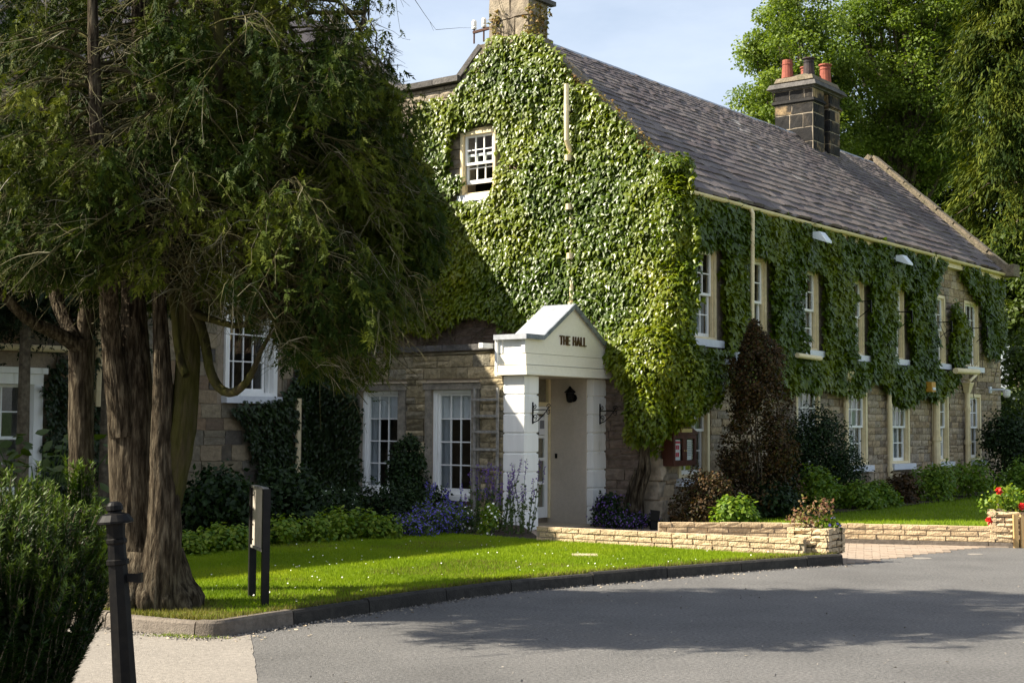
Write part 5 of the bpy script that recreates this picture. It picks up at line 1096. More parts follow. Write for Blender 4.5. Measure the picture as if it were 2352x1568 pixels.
def conifer(tr, stems, nb, zr, seed, dead=.4):
    g = np.random.default_rng(seed); br = []; tw = []; fo = [[], [], [], []]
    SP = np.concatenate([np.array([tuple(p) for p in stem_path(s_)[0]]) for s_ in stems]); SP = SP[(SP[:, 2] > zr[0]) & (SP[:, 2] < zr[1])]
    nbr = 0
    for _ in range(nb * 4):
        if nbr >= nb: break
        s0 = SP[g.integers(len(SP))]; az = g.uniform(0, 2 * math.pi); d = np.array([math.cos(az), math.sin(az) * .85, 0]); d /= np.linalg.norm(d)
        # length up to the crown limit
        L_ = 0
        for t in np.arange(.3, 3.4, .15):
            q = s0 + d * t
            if not (xl(q[2]) < q[0] < xr(q[2]) and abs(q[1] - YC) < YW): break
            L_ = t
        if L_ < .45: continue
        nbr += 1; L_ *= g.uniform(.55, 1.0); rise = g.uniform(-.05, .4); drp = g.uniform(.35, .8)
        t = np.linspace(0, 1, 9); p = s0 + d * (L_ * t)[:, None]; p[:, 2] += rise * L_ * t - drp * L_ * t ** 2.2
        p += np.cumsum(g.normal(size=(9, 3)) * .028 * L_, 0) * (t[:, None] > 0)
        right = p[-1, 0] > -2.1; isdead = g.random() < (dead if not right else dead * .35)
        lw = lowlim(p[:, 0], p[:, 1], p[:, 2]); bad = np.where(p[:, 2] < lw)[0]
        kk = bad[0] if len(bad) else 9
        if kk < 4: continue
        if kk < 9: p[kk:] = p[kk - 1] + (p[kk - 1] - p[kk - 2]) * .25 * np.arange(1, 10 - kk)[:, None] / (10 - kk)
        br.append((p, np.linspace(.006 + .006 * L_, .0025, 9)))
        for tt in np.sort(g.uniform(.25, 1.0, 8 + int(5 * L_))):
            c = p[0] * 0 + np.array([np.interp(tt, t, p[:, k]) for k in range(3)])
            sd = d + g.normal(size=3) * .75; sd[2] = g.uniform(-.9, .15); sd /= np.linalg.norm(sd); l2 = g.uniform(.22, .62) * (1.1 - .4 * tt)
            u_ = np.linspace(0, 1, 5); q = c + sd * (l2 * u_)[:, None]; q[:, 2] -= .35 * l2 * u_ ** 2 * g.uniform(.4, 1.6); q += np.cumsum(g.normal(size=(5, 3)) * .035 * l2, 0) * (u_[:, None] > 0)
            lowz = float(lowlim(q[-1:, 0], q[-1:, 1], q[-1:, 2])[0]) - .12
            if q[-1, 2] < lowz - (.55 if g.random() < .12 else 0): continue
            if g.random() < .3: continue
            tw.append((q, np.linspace(.0042, .0014, 5)))
            for _k in range(2):
                i0 = g.integers(1, 5); e_ = q[i0] + (sd * .5 + g.normal(size=3) * .6 + np.array([0, 0, -.35])) * g.uniform(.08, .22); mid = (q[i0] + e_) / 2 + g.normal(size=3) * .015
                tw.append((np.stack([q[i0], mid, e_]), np.array([.0022, .0016, .001])))
            back = q[-1, 1] > YC + .35; pn = float(vnoise(q[-1:] * np.array([1, 1, .8]), 1.35, 31)[0])
            pf = .95 * np.clip((pn - .20) * 6, .12, 1) if back else .9 * np.clip((pn - .33) * 6, .14, 1)
            if -2.8 < q[-1, 0] < -1.95 and q[-1, 2] < 3.45: pf *= .16
            if (not isdead and g.random() < pf) or (isdead and g.random() < .10):
                for _s in range(5 if (right or back) else 4):
                    st_ = np.array([np.interp(g.uniform(.15, 1), u_, q[:, k]) for k in range(3)]); dd = np.array([0, 0, -1.0]) + sd * g.uniform(.1, .8) + g.normal(size=3) * .22; dd /= np.linalg.norm(dd); sl_ = g.uniform(.12, .42)
                    nsp = int(5 + 27 * sl_); w_ = g.random(nsp) ** .8; c_ = st_ + dd * (sl_ * w_)[:, None] + g.normal(size=(nsp, 3)) * .016
                    ok = okpos(c_); c_ = c_[ok]; w_ = w_[ok]; nsp = len(c_)
                    if nsp == 0: continue
                    fo[0].append(c_); fo[1].append(rnd3(nsp) * .7 + np.array([0, -.5, .3])); fo[2].append(dd + g.normal(size=(nsp, 3)) * .42); fo[3].append(g.uniform(.07, .14, nsp) * (1.1 - .4 * w_))
    fast_tubes('branch', br, MT['moss_bark'], tr, 5)['kind'] = 'stuff'
    fast_tubes('twig', tw, MT['twig'], tr, 3)['kind'] = 'stuff'
    F = [np.concatenate(x) for x in fo]; n = len(F[0])
    print(tr.name, 'sprays', n, 'tris', n * 8, 'twigs', len(tw))
    tint = np.clip(vnoise(F[0], 1.6, 4) * .8 + .45 * rng.random(n) - .22, 0, 1)
    leaves('foliage', *F, 'spray', MT['spray'], tr, tint=tint)
conifer(tA, stA[1:], 170, (2.6, 7.4), 3, .25)
conifer(tB, [s_ for i, s_ in enumerate(stB) if i not in (4, 5, 7)], 480, (2.7, 8.8), 4, .34)
# ================================================================ GENERIC PLANTS
def shrub(name, label, cat, c, r, n, size, tpl, mat, group=None, seed=0, clumps=14, stem=True, up=.3, hang=0.0, mat2=None, n2=0, tint=(0, 1), shell=.35, tp=None, taper=0, rag=.18):
    t = thing_w(name, label, cat, Vector((c[0], c[1], c[2])), group); g = np.random.default_rng(seed + 77)
    cc = rnd3(clumps) * np.array([.62, .62, .55]); cc[:, 2] = np.abs(cc[:, 2]) * 1.15 + .12; cc = cc * np.array([r[0], r[1], r[2]]); cr_ = g.uniform(.34, .52, clumps)
    pts = []; nr = []
    k = g.integers(0, clumps, n); q = rnd3(n); rad = cr_[k] * (1 - shell * g.random(n) ** 1.5)
    P = cc[k] + q * rad[:, None] * np.array([r[0], r[1], min(r[2], max(r[0], r[1]) * 1.15)]); P += g.normal(size=P.shape) * size * .35
    P = P * (1 + rag * (vnoise(P, 2.2 / max(r[0], .2) , seed + 5) - .5))[:, None]
    if taper: P[:, :2] *= (1 - taper * np.clip(P[:, 2:3] / (r[2] * .9), 0, 1))
    keepm = (P[:, 2] > .0); P, q = P[keepm], q[keepm]; n = len(P); P = P + np.array(c)
    Nn = q + np.array([0, 0, up]) + g.normal(size=(n, 3)) * .5; T = q * .6 + np.array([0, 0, .4 - hang]) + g.normal(size=(n, 3)) * .6
    leaves('foliage', P, Nn, T, size * g.uniform(.65, 1.3, n), tpl, mat, t, tint=np.clip(tint[0] + (tint[1] - tint[0]) * g.random(n), 0, 1))
    if mat2:
        m_ = min(n2, n); i = g.permutation(n)[:m_]; top = P[i] + q[i] * size * .6
        leaves('flowers', top, q[i] + np.array([0, -.4, .4]), rnd3(m_), size * .7 * g.uniform(.6, 1.1, m_), tp or tpl, mat2, t)
    if stem:
        ms = MB()
        for j in range(min(5, clumps)):
            e_ = Vector(c) + Vector(cc[j]) * .8; b = Vector(c) + Vector((g.normal() * .04, g.normal() * .04, -.02)); ms.tube([b, b.lerp(e_, .5) + Vector(g.normal(size=3) * .03), e_], [.02, .014, .006], 5)
        ms.build('stem', MT['bark_b'], t)['kind'] = 'stuff'
    return t
# ================================================================ GARDEN PLANTS
def g_at(x, y, Y, z=.1): p = ad(x, y, Y); return (p.x, p.y, z)
G1 = 'lime green lady\'s mantle along the bed edge'
for i, (x, Y, r, h, lab) in enumerate(((436, 16.9, .28, .30, 'lime green leafy mound at the lawn edge, beside the conifer trunk'), (500, 17.3, .28, .32, 'lime green leafy mound at the lawn edge, second from the conifer trunk'), (552, 17.6, .26, .30, 'lime green leafy mound at the lawn edge, just left of the sign board'),
        (655, 18.3, .30, .34, 'lime green leafy mound at the lawn edge, just right of the sign board'), (712, 18.7, .30, .40, 'lime green leafy mound at the lawn edge, second right of the sign board'), (770, 19.0, .30, .42, 'lime green leafy mound at the lawn edge, third right of the sign board'), (825, 19.3, .30, .40, 'lime green leafy mound at the lawn edge, fourth right of the sign board'), (880, 19.4, .26, .34, 'lime green leafy mound at the lawn edge, beside the blue flowers'))):
    shrub('leafy_mound', lab, 'garden plant', g_at(x, 1200, Y), (r, r, h), 700, .065, 'leaf', MT['lime_leaf'], G1, i, 12, False, up=.9, mat2=MT['lime_leaf'], n2=160, tint=(.15, 1), tp='disc')
shrub('garden_shrub', 'dark green leafy bush in shade left of the sign board', 'shrub', g_at(520, 1150, 18.9), (.75, .55, .95), 4200, .085, 'kite', MT['shrub_g'], None, 31, 18)
shrub('garden_shrub', 'dark green spreading bush in shade right of the sign board', 'shrub', g_at(640, 1150, 19.9), (.8, .55, .85), 4200, .085, 'kite', MT['shrub_g'], None, 32, 18)
shrub('daisy_bush', 'dark bush sprinkled with small white flowers below the ivy wall', 'shrub', g_at(770, 1150, 20.4), (.55, .4, .62), 2200, .06, 'kite', MT['shrub_g'], None, 33, 14, mat2=MT['whitep'], n2=70, tp='disc')
shrub('wall_shrub', 'dark climbing shrub on the stone wall between the two multi-pane windows', 'shrub', g_at(935, 1150, 22.4), (.36, .3, 1.62), 7000, .055, 'kite', MT['shrub_g'], None, 34, 24)
shrub('garden_shrub', 'low dark bush under the left multi-pane window', 'shrub', g_at(860, 1150, 21.3), (.75, .4, .62), 5200, .055, 'kite', MT['shrub_g'], None, 35, 16)
shrub('garden_shrub', 'low dark bush under the right multi-pane window', 'shrub', g_at(985, 1150, 21.4), (.5, .35, .55), 4000, .055, 'kite', MT['shrub_g'], None, 36, 14)
shrub('bellflower', 'mound of violet-blue bellflowers below the right multi-pane window', 'flowers', g_at(1000, 1180, 20.3), (.62, .42, .40), 1600, .05, 'kite', MT['herb'], None, 37, 16, False, mat2=MT['blue'], n2=1300, tp='kite')
shrub('bellflower', 'smaller tuft of violet-blue bellflowers at the lawn edge beside the lime mounds', 'flowers', g_at(945, 1190, 19.8), (.36, .26, .26), 700, .05, 'kite', MT['herb'], None, 38, 10, False, mat2=MT['blue'], n2=500, tp='kite')
shrub('feverfew', 'yellow-green herb with white daisy heads left of the white pillar', 'flowers', g_at(1125, 1200, 20.2), (.17, .17, .46), 700, .05, 'leaf', MT['lime_leaf'], None, 39, 9, False, mat2=MT['whitep'], n2=70, tp='disc')
shrub('feverfew', 'yellow-green herb with white heads between bellflowers and ladder trellis', 'flowers', g_at(1072, 1200, 20.6), (.16, .16, .46), 500, .05, 'leaf', MT['herb'], None, 40, 9, False, mat2=MT['whitep'], n2=45, tp='disc')
def spikes(name, label, c, rad, n, h, fmat, smat, seed, lean=.12, group=None):
    t = thing_w(name, label, 'flowers', Vector(c), group); g = np.random.default_rng(seed); paths = []; P = []; PL = []; DL = []
    for _ in range(n):
        b = np.array(c) + np.array([g.normal() * rad, g.normal() * rad * .7, 0]); hh = h * g.uniform(.6, 1.1); d = np.array([g.normal() * lean + .08, g.normal() * lean, 1]); u_ = np.linspace(0, 1, 6)
        p = b + d * (hh * u_)[:, None]; p[:, 0] += .06 * hh * u_ ** 2 * g.normal(); paths.append((p, np.linspace(.006, .003, 6)))
        w_ = g.uniform(.72, 1.0, 26); P.append(np.stack([np.interp(w_, u_, p[:, k]) for k in range(3)], 1) + g.normal(size=(26, 3)) * .010)
        w_ = g.uniform(.03, .7, 16); PL.append(np.stack([np.interp(w_, u_, p[:, k]) for k in range(3)], 1)); DL.append(np.array([0, 0, .7]) + g.normal(size=(16, 3)) * .6)
    fast_tubes('stem', paths, MT['herb'], t, 3)['kind'] = 'stuff'
    P = np.concatenate(P); leaves('flowers', P, rnd3(len(P)), rnd3(len(P)) + np.array([0, 0, .6]), .028 * g.uniform(.7, 1.2, len(P)), 'kite', fmat, t)
    PL = np.concatenate(PL); leaves('foliage', PL, rnd3(len(PL)) + np.array([0, 0, .4]), np.concatenate(DL), .055, 'needle' if smat == 'n' else 'kite', MT['herb'], t); return t
spikes('catmint', 'tall purple flower spikes leaning in front of the left white pillar', g_at(1195, 1200, 20.5), .16, 17, 1.0, MT['purple'], '', 1)
spikes('catmint', 'grey-green stems with purple spikes in front of the ladder trellis', g_at(1128, 1200, 20.9), .18, 30, .92, MT['purple'], '', 2)
spikes('larkspur', 'thin blue flower spikes under the left multi-pane window', g_at(965, 1200, 20.8), .3, 12, .72, MT['blue'], '', 3)
shrub('purple_shrub', 'dark purple-blue shrub at the foot of the right porch pillar', 'shrub', tuple(H(-.50, .60, .0)), (.34, .34, .62), 1700, .06, 'kite', MT['shrub_g'], None, 41, 14, mat2=MT['purple'], n2=420)
shrub('purple_shrub', 'low purple flowers under the ivy trunk at the gable foot', 'flowers', tuple(H(-.55, .1, .0)), (.55, .3, .24), 1300, .05, 'kite', MT['shrub_g'], None, 42, 14, False, mat2=MT['purple'], n2=700)
# long front
shrub('copper_shrub', 'tall column-shaped copper-brown shrub against the long front', 'shrub', (4.15, 23.85, .1), (.66, .62, 3.9), 30000, .05, 'kite', MT['shrub_b'], None, 43, 60, up=.4, taper=.08, rag=.4)
t_ = shrub('copper_shrub', 'low rounded copper-brown shrub below the notice case', 'shrub', (3.12, 22.85, .1), (.58, .52, .86), 6500, .05, 'kite', MT['shrub_b'], None, 44, 22, up=.4)
shrub('round_shrub', 'big rounded dark green shrub beside the tall copper shrub', 'shrub', (5.78, 27.0, .1), (.92, .8, 2.15), 17000, .05, 'kite', MT['shrub_g'], None, 45, 44, up=.4, rag=.1)
for i, (x, Y, r, h, lab, mt) in enumerate(((1690, 22.0, .36, .42, 'lime green mound behind the rear low wall, below the tall copper shrub', 'lime_leaf'), (1780, 23.6, .5, .62, 'dark leafy plant between the tall copper shrub and the planter', 'shrub_g'), (1875, 25.2, .42, .85, 'lime green bush behind the corner planter', 'lime_leaf'), (1965, 26.4, .5, .46, 'green leafy mound below the first visible lower window', 'lime_leaf'), (2020, 27.2, .4, .40, 'green leafy mound beside the second downpipe', 'lime_leaf'), (2075, 28.6, .45, .55, 'dark red-green plant at the foot of the long front', 'shrub_b'), (2140, 29.6, .6, .70, 'yellow-green bush at the foot of the thick downpipe', 'lime_leaf'), (2220, 31.0, .75, .75, 'yellow-green bush below the last lower window', 'lime_leaf'))):
    shrub('garden_plant', lab, 'garden plant', g_at(x, 1130, Y, .14), (r, r, h), 2200, .075, 'leaf', MT[mt], 'plants along the foot of the long front', 50 + i, 16, False, up=.8, tint=(.1, .8), mat2=MT['yellowp'] if i == 1 else None, n2=1, tp='disc')
shrub('evergreen_shrub', 'dark evergreen shrub hiding the far end of the long front', 'shrub', g_at(2325, 1050, 34.5, .1), (.95, .8, 2.2), 7000, .08, 'kite', MT['shrub_g'], None, 61, 30)
shrub('garden_plant', 'light green bush at the right edge beyond the lawn', 'garden plant', g_at(2345, 1100, 31.5, .1), (.55, .5, .85), 2600, .08, 'leaf', MT['lime_leaf'], None, 62, 14, False, tint=(0, .6))
# planter plants
shrub('fuchsia', 'bronze-pink leafed plant growing in the corner planter', 'plant', (pc.x - .05, pc.y - .02, LZ + .30), (.30, .24, .42), 330, .045, 'leaf', MT['rosyleaf'], None, 63, 14, True)
shrub('trailing_plant', 'small green and blue trailing plant in the corner planter', 'plant', (pc.x + .13, pc.y - .08, LZ + .30), (.16, .14, .12), 220, .05, 'leaf', MT['lime_leaf'], None, 64, 7, False, mat2=MT['blue'], n2=30, tp='disc')
rc = pq + Vector((.0, .05, .46)); rt_ = shrub('rose_bush', 'rose bush with red blooms in the right-hand planter', 'rose', tuple(rc), (.45, .28, .36), 520, .065, 'leaf', MT['lime_leaf'], None, 65, 16, True)
for (x, y) in ((2295, 1127), (2347, 1163), (2272, 1196)):
    c = np.array(ad(x, y, 19.75)); n = 46; q = rnd3(n); leaves('bloom', c + q * .028, q, rnd3(n) + np.array([0, 0, .5]), .055, 'leaf', MT['redp'], rt_, kind=None)
    m = MB(); m.tube([Vector(c), Vector(c).lerp(rc, .5) + Vector((0, 0, .06)), rc], .006, 5); m.build('stem', MT['herb'], rt_)
hyd = thing_w('broad_leaf_shrub', 'shrub with large broad leaves in front of the far left window', 'shrub', g_at(95, 1150, 15.0)); n = 150
P = np.array(g_at(95, 1150, 15.0)) + np.stack([rng.normal(size=n) * .45, rng.normal(size=n) * .3, .25 + 1.2 * rng.random(n) ** .8], 1)
leaves('foliage', P, np.array([0, -.4, .8]) + rng.normal(size=(n, 3)) * .4, rng.normal(size=(n, 3)) + np.array([0, -.2, -.2]), .17 * rng.uniform(.6, 1.2, n), 'leaf', MT['broad_d'], hyd, tint=rng.random(n) * .6)
m = MB()
for k in range(0, 60, 4): m.tube([Vector(g_at(95, 1150, 15.0)) + Vector((P[k, 0] * .0, 0, 0)), Vector(P[k]).lerp(Vector(g_at(95, 1150, 15.0)), .4) + Vector((0, 0, .15)), Vector(P[k])], .007, 4)
m.build('stem', MT['herb'], hyd)['kind'] = 'stuff'
# dark evergreen understorey between the conifers and the wing
def evergreen(name, label, c, n, size, mat, seed, R, zlo, zhi, trunk=.15, tpl='spray', taper=.7, boughs=46, tint=(0, 1), hang=.6, spread=.24):
    t = thing_w(name, label, 'tree', Vector((c[0], c[1], 0))); g = np.random.default_rng(seed); PP = []; NN = []; TT = []
    m = MB(); m.tube([(c[0], c[1], -.05), (c[0], c[1], zlo + (zhi - zlo) * .5), (c[0], c[1], zhi)], [trunk, trunk * .6, .02], 8)
    for k in range(boughs):
        f = (k + g.random()) / boughs; z = zlo + (zhi - zlo) * f; r = R * (1 - taper * f) * g.uniform(.75, 1.1); az = g.uniform(0, 6.283); d = np.array([math.cos(az), math.sin(az), 0])
        m.tube([Vector((c[0], c[1], z)), Vector((c[0] + d[0] * r * .6, c[1] + d[1] * r * .6, z + .05)), Vector((c[0] + d[0] * r, c[1] + d[1] * r, z - .25 * r))], [.05, .03, .01], 4)
        nb = n // boughs; w_ = g.random(nb) ** .6; p = np.array([c[0], c[1], z]) + d * (r * w_)[:, None] + g.normal(size=(nb, 3)) * np.array([spread, spread, spread * .85]) * R * (.5 + .5 * (1 - f))
        p[:, 2] -= .25 * r * w_ ** 2; PP.append(p); q = (p - np.array([c[0], c[1], z])); NN.append(unit(q) * .6 + np.array([0, 0, .5]) + g.normal(size=(nb, 3)) * .5); TT.append(d * .7 + np.array([0, 0, -hang]) + g.normal(size=(nb, 3)) * .4)
    m.build('trunk', MT['bark_b'], t); P = np.concatenate(PP); k = P[:, 2] > max(.1, zlo - .8); 
    leaves('crown', P[k], np.concatenate(NN)[k], np.concatenate(TT)[k], size * g.uniform(.7, 1.3, k.sum()), tpl, mat, t, tint=np.clip(tint[0] + (tint[1] - tint[0]) * g.random(k.sum()), 0, 1)); return t
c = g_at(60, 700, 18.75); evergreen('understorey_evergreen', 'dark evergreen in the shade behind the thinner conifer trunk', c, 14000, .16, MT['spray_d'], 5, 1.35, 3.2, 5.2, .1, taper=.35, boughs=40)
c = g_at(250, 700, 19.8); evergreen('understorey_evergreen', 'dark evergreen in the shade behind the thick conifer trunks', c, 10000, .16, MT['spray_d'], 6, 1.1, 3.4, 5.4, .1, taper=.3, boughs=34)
# ================================================================ TREES BEYOND THE HOUSE
def broadleaf(name, label, base, crown, R, n, size, mat, seed, clumps=60, trunk=.3, tint=(0, 1), group=None, gap=.85):
    t = thing_w(name, label, 'tree', Vector(base), group); g = np.random.default_rng(seed); R = np.array(R); C_ = np.array(crown)
    cc = rnd3(clumps) * (g.random((clumps, 1)) ** .33 * gap); cc = cc * R + C_; cr_ = g.uniform(.10, .22, clumps) * R.mean()
    m = MB(); top = Vector(C_ + np.array([0, 0, R[2] * .5])); b = Vector(base); m.tube(smooth_path([b, b.lerp(top, .35) + Vector((.15, 0, 0)), b.lerp(top, .7) - Vector((.1, 0, 0)), top], 4), list(np.linspace(trunk, .04, 13)), 9)
    for j in range(clumps):
        if j % 2: continue
        s0 = b.lerp(top, g.uniform(.45, .85)); e_ = Vector(cc[j]); m.tube([s0, s0.lerp(e_, .5) + Vector(g.normal(size=3) * .2), e_], [.09, .055, .015], 5)
    m.build('trunk', MT['bark_b'], t)
    k = g.integers(0, clumps, n); q = rnd3(n); P = cc[k] + q * (cr_[k] * (.45 + .65 * g.random(n) ** .5))[:, None] * np.array([1.25, 1.25, .8]); P += g.normal(size=P.shape) * size * .4
    Nn = q * .5 + np.array([0, 0, .6]) + g.normal(size=(n, 3)) * .5; T = q + np.array([0, 0, -.5]) + g.normal(size=(n, 3)) * .5
    leaves('crown', P, Nn, T, size * g.uniform(.65, 1.4, n), 'kite', mat, t, tint=np.clip(tint[0] + (tint[1] - tint[0]) * (.5 * g.random(n) + .5 * g.random(clumps)[k]), 0, 1)); return t
def cpx(x, y, Y): p = ad(x, y, Y); return (p.x, p.y, p.z)
broadleaf('broadleaf_tree', 'bright lime green broadleaf tree rising behind the sooty roof chimney', (9.4, 48, 0), cpx(1838, 215, 48), (2.05, 2.2, 3.8), 72000, .10, MT['broad'], 1, 190, .32, gap=1.0)
broadleaf('broadleaf_tree', 'tall green broadleaf tree behind the roof, between the lime tree and the dark conifer', (13.6, 50, 0), cpx(2085, 140, 50), (2.7, 2.6, 4.7), 84000, .11, MT['broad'], 2, 210, .36, tint=(0, .9), gap=1.0)
broadleaf('broadleaf_tree', 'deep green broadleaf tree low behind the far roof gable', (14.2, 53, 0), cpx(2110, 420, 53), (3.2, 2.2, 4.2), 30000, .22, MT['broad_d'], 3, 70, .3)
c = g_at(2345, 600, 44.0); evergreen('tall_conifer', 'tall dark conifer with feathery sprays at the right edge behind the far gable', c, 120000, .23, MT['spray'], 8, 2.3, 5.0, 19.0, .3, tpl='needle', taper=.35, boughs=150, tint=(.1, .7), spread=.17, hang=1.1)
broadleaf('dense_tree', 'dense dark green tree past the far house corner at the right edge', (15.6, 42, 0), (15.9, 42.0, 4.6), (1.9, 1.8, 4.4), 26000, .17, MT['broad_d'], 5, 60, .2)
shrub('flowering_shrub', 'shrub with small white blossoms at the right edge, past the far house corner', 'shrub', g_at(2352, 900, 38.5, .1), (.9, .8, 5.2), 5000, .12, 'leaf', MT['broad_d'], None, 71, 26, mat2=MT['whitep'], n2=160, tp='disc')
# ================================================================ YEW IN THE FOREGROUND
yew = thing_w('yew_bush', 'dark green yew bush with upright shoots behind the black bollard', 'bush', (-2.75, 7.9, 0))
g = np.random.default_rng(9); paths = []; NP = []; NT = []; NN = []; NTi = []
for k in range(1150):
    a = g.uniform(0, 6.283); rr = math.sqrt(g.random()); hz = g.random()
    rx, ry = .60, .62
    if k < 420: base = np.array([-2.95 + rx * rr * math.cos(a), 7.95 + ry * rr * math.sin(a), .98 - .25 * rr ** 2 + g.normal() * .06]); d = np.array([math.cos(a) * .18 * rr, math.sin(a) * .18 * rr - .05, 1.0]); ln = g.uniform(.20, .46) * (1.15 - .4 * rr)
    else:
        z = g.uniform(.0, 1.0); sh = (.66 + .34 * min(1, z / .45)) * (1 if z < .75 else 1 - (z - .75) * .35); base = np.array([-2.95 + rx * sh * math.cos(a), 7.95 + ry * sh * math.sin(a), z]); d = np.array([math.cos(a) * .32, math.sin(a) * .32, 1.0]); ln = g.uniform(.16, .34)
    d = d + g.normal(size=3) * .12; d /= np.linalg.norm(d)
    if k < 22: base = np.array([ad(178, 1165, 8.0).x + g.normal() * .028, 8.0 + g.normal() * .025, 1.05 + .012 * k]); d = np.array([.08 * g.normal(), .06 * g.normal(), 1]); ln = max(.12, .40 - .022 * k)
    tip = base + d * ln
    if tip[0] > np.interp(tip[2], [0, .2, .63, 1.0, 1.2, 1.3, 1.4], [-2.50, -2.40, -2.27, -2.22, -2.24, -2.34, -2.5]) and k > 21: continue
    u_ = np.linspace(0, 1, 4); p = base + d * (ln * u_)[:, None]; paths.append((p, np.linspace(.005, .002, 4)))
    nn = int(120 * ln / .3); w_ = g.random(nn); c_ = np.stack([np.interp(w_, u_, p[:, j]) for j in range(3)], 1); az = g.uniform(0, 6.283, nn); s1 = np.cross(d, [.3, .2, .9]); s1 /= np.linalg.norm(s1); s2 = np.cross(d, s1)
    out = s1 * np.cos(az)[:, None] + s2 * np.sin(az)[:, None]; NP.append(c_); NT.append(out + d * (.7 + 1.1 * w_[:, None])); NN.append(d - out * .4 + g.normal(size=(nn, 3)) * .2); NTi.append(np.clip(.25 + .75 * w_ ** 2 * (base[2] > .5) + .15 * g.normal(size=nn), 0, 1))  # tips of the upper shoots tinted paler to look sunlit
fast_tubes('stem', paths, MT['bark_b'], yew, 3)['kind'] = 'stuff'
P = np.concatenate(NP); leaves('foliage', P, np.concatenate(NN), np.concatenate(NT), .042 * g.uniform(.7, 1.2, len(P)), 'blade', MT['yew'], yew, tint=np.concatenate(NTi))
P = rng.normal(size=(13000, 3)); P = unit(P) * (rng.random((13000, 1)) ** .4) * np.array([.52, .52, .60]) + np.array([-2.98, 7.98, .52]); P = P[P[:, 2] > .02]
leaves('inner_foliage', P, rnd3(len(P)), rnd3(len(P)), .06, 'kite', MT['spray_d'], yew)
# ================================================================ GRASS, DAISIES, LITTER
LP = np.array([(p[0], p[1]) for p in LAWN]); lo, hi = LP.min(0), LP.max(0); lo[0] = max(lo[0], -6.5)
n = 420000; X = rng.uniform(lo[0], hi[0], n); Yv = rng.uniform(max(lo[1], 9.5), hi[1], n); k = inpoly(X, Yv, LP); X, Yv = X[k], Yv[k]; n = len(X); print('blades', n)
W = np.stack([X, Yv, np.zeros(n)], 1); dist = np.hypot(X + 2.9, Yv - 11.6)
dry = ((vnoise(W, 2.2, 3) + .5 * rng.random(n)) > np.clip(.40 + dist * .38, 0, 3)) | ((vnoise(W, 1.3, 12) > .66) & (rng.random(n) < .30))
hgt = .026 * rng.uniform(.6, 1.4, n) * (.8 + .5 * vnoise(W, .8, 5)); ti = np.clip(.05 + .9 * vnoise(W, 1.1, 6) + .3 * (rng.random(n) - .5) + .15 * vnoise(W, 7, 2), 0, 1)
P = W + np.array([0, 0, LZ]); T = np.stack([rng.normal(size=n) * .45, rng.normal(size=n) * .45, np.ones(n)], 1); Nn = np.stack([rng.normal(size=n), rng.normal(size=n), np.full(n, .25)], 1)
for nm, sel, mt in (('grass', ~dry, 'blade'), ('dry_grass', dry, 'blade_dry')):
    o = leaves(nm, P[sel], Nn[sel], T[sel], hgt[sel], 'blade', MT[mt], None, (0, 0, 0), ti[sel]); tag(o, 'short mown lawn grass' if nm == 'grass' else 'thin dry grass under the conifer', 'grass', kind='stuff')
# taller fringe along the kerb
fr = []; 
for i in range(1, len(inner)):
    if inner[i].x < -6: continue
    L_ = (inner[i] - inner[i - 1]).length
    for _ in range(int(L_ * 420)): p = inner[i - 1].lerp(inner[i], random.random()); fr.append((p.x + random.gauss(0, .025), p.y + abs(random.gauss(0, .03)), LZ))
fr = np.array(fr); n = len(fr); o = leaves('edge_grass', fr, np.stack([rng.normal(size=n), rng.normal(size=n), np.full(n, .2)], 1), np.stack([rng.normal(size=n) * .6, rng.normal(size=n) * .6 - .2, np.ones(n)], 1), .045 * rng.uniform(.5, 1.3, n), 'blade', MT['blade_dry'], None, (0, 0, 0)); tag(o, 'rough yellowing grass fringe along the kerb', 'grass', kind='stuff')
n = 520; X = rng.uniform(-3.6, 3.2, n); Yv = rng.uniform(11, 19, n); pr = vnoise(np.stack([X, Yv, X * 0], 1), .7, 8); k = inpoly(X, Yv, LP) & (rng.random(n) < np.clip(pr * 1.6 - .35, .05, 1)); X, Yv = X[k], Yv[k]; n = len(X)
o = leaves('daisies', np.stack([X, Yv, np.full(n, LZ + .028)], 1), np.array([0, -.35, 1.0]) + rng.normal(size=(n, 3)) * .3, rnd3(n), .015 * rng.uniform(.6, 1.3, n), 'disc', MT['whitep'], None, (0, 0, 0)); tag(o, 'white daisies dotted over the lawn', 'daisies', kind='stuff')
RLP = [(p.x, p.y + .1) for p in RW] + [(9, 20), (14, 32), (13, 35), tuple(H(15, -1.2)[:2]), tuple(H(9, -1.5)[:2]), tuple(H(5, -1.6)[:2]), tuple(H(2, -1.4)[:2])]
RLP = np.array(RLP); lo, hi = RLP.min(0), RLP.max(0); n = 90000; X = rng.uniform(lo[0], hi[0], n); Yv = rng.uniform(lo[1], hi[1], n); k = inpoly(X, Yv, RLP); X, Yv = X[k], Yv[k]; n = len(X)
o = leaves('rear_grass', np.stack([X, Yv, np.full(n, .14)], 1), np.stack([rng.normal(size=n), rng.normal(size=n), np.full(n, .25)], 1), np.stack([rng.normal(size=n) * .4, rng.normal(size=n) * .4, np.ones(n)], 1), .045 * rng.uniform(.6, 1.3, n), 'blade', MT['blade'], None, (0, 0, 0), rng.random(n) * .22); tag(o, 'shaded mown grass beyond the rear low wall', 'grass', kind='stuff')  # low tint range puts the house's shade into the blade colour
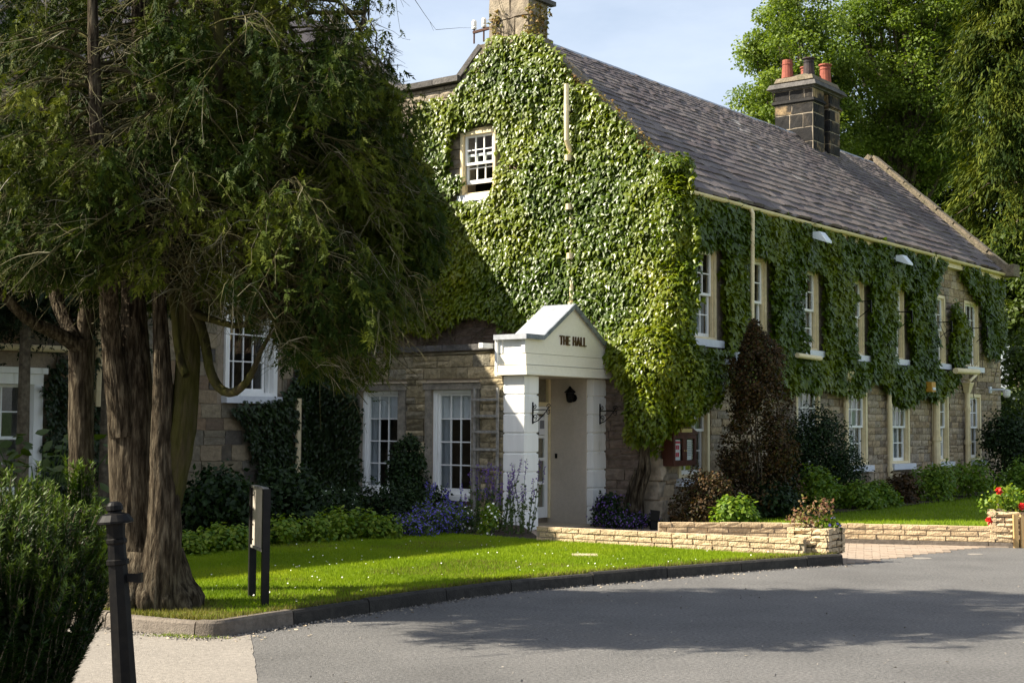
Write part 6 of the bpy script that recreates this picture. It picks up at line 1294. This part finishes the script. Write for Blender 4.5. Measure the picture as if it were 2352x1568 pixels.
n = 260; i = rng.integers(8, len(KERB) - 1, n); X = np.array([KERB[j].x for j in i]) + rng.normal(size=n) * .2; Yv = np.array([KERB[j].y for j in i]) - np.abs(rng.normal(size=n)) * .07 - .02
X = np.concatenate([X, rng.uniform(-3, 5, 26)]); Yv = np.concatenate([Yv, rng.uniform(8.5, 14, 26)]); n = len(X)
kx = np.array([p.x for p in KERB]); ky = np.array([p.y for p in KERB]); Yv = np.minimum(Yv, np.interp(X, kx, ky) - .03)
o = leaves('fallen_leaves', np.stack([X, Yv, np.full(n, .008)], 1), np.array([0, 0, 1.0]) + rng.normal(size=(n, 3)) * .25, rnd3(n), .035 * rng.uniform(.4, 1.3, n), 'leaf', MT['slab'], None, (0, 0, 0)); tag(o, 'dry leaf litter along the kerb and on the road', 'leaf litter', kind='stuff')
n = 2600; i = rng.integers(8, len(KERB) - 1, n); X = np.array([KERB[j].x for j in i]) + rng.normal(size=n) * .2; Yv = np.interp(X, kx, ky) - np.abs(rng.normal(size=n)) * .09 - .01
X = np.concatenate([X, rng.uniform(-3.5, 6, 500)]); Yv = np.concatenate([Yv, rng.uniform(8, 16, 500)]); Yv = np.minimum(Yv, np.interp(X, kx, ky) - .02); n = len(X)
o = leaves('grit', np.stack([X, Yv, np.full(n, .009)], 1), np.array([0, 0, 1.0]) + rng.normal(size=(n, 3)) * .6, rnd3(n), .014 * rng.uniform(.4, 1.4, n), 'disc', MT['concrete'], None, (0, 0, 0)); tag(o, 'pale grit and gravel along the kerb and on the road', 'grit', kind='stuff')
n = 900; i = rng.integers(0, 3, n); cx_ = np.array([at(437, 1462, 0), at(470, 1466, 0), at(395, 1461, 0)]); P = cx_[i] + np.stack([rng.normal(size=n) * .10, rng.normal(size=n) * .02, np.zeros(n)], 1); P[:, 2] = 0
o = leaves('weeds', P, rnd3(n), np.array([0, 0, 1.0]) + rng.normal(size=(n, 3)) * .7, .03 * rng.uniform(.5, 1.3, n), 'blade', MT['blade'], None, (0, 0, 0)); tag(o, 'moss and weeds growing at the foot of the kerb', 'weeds', kind='stuff')
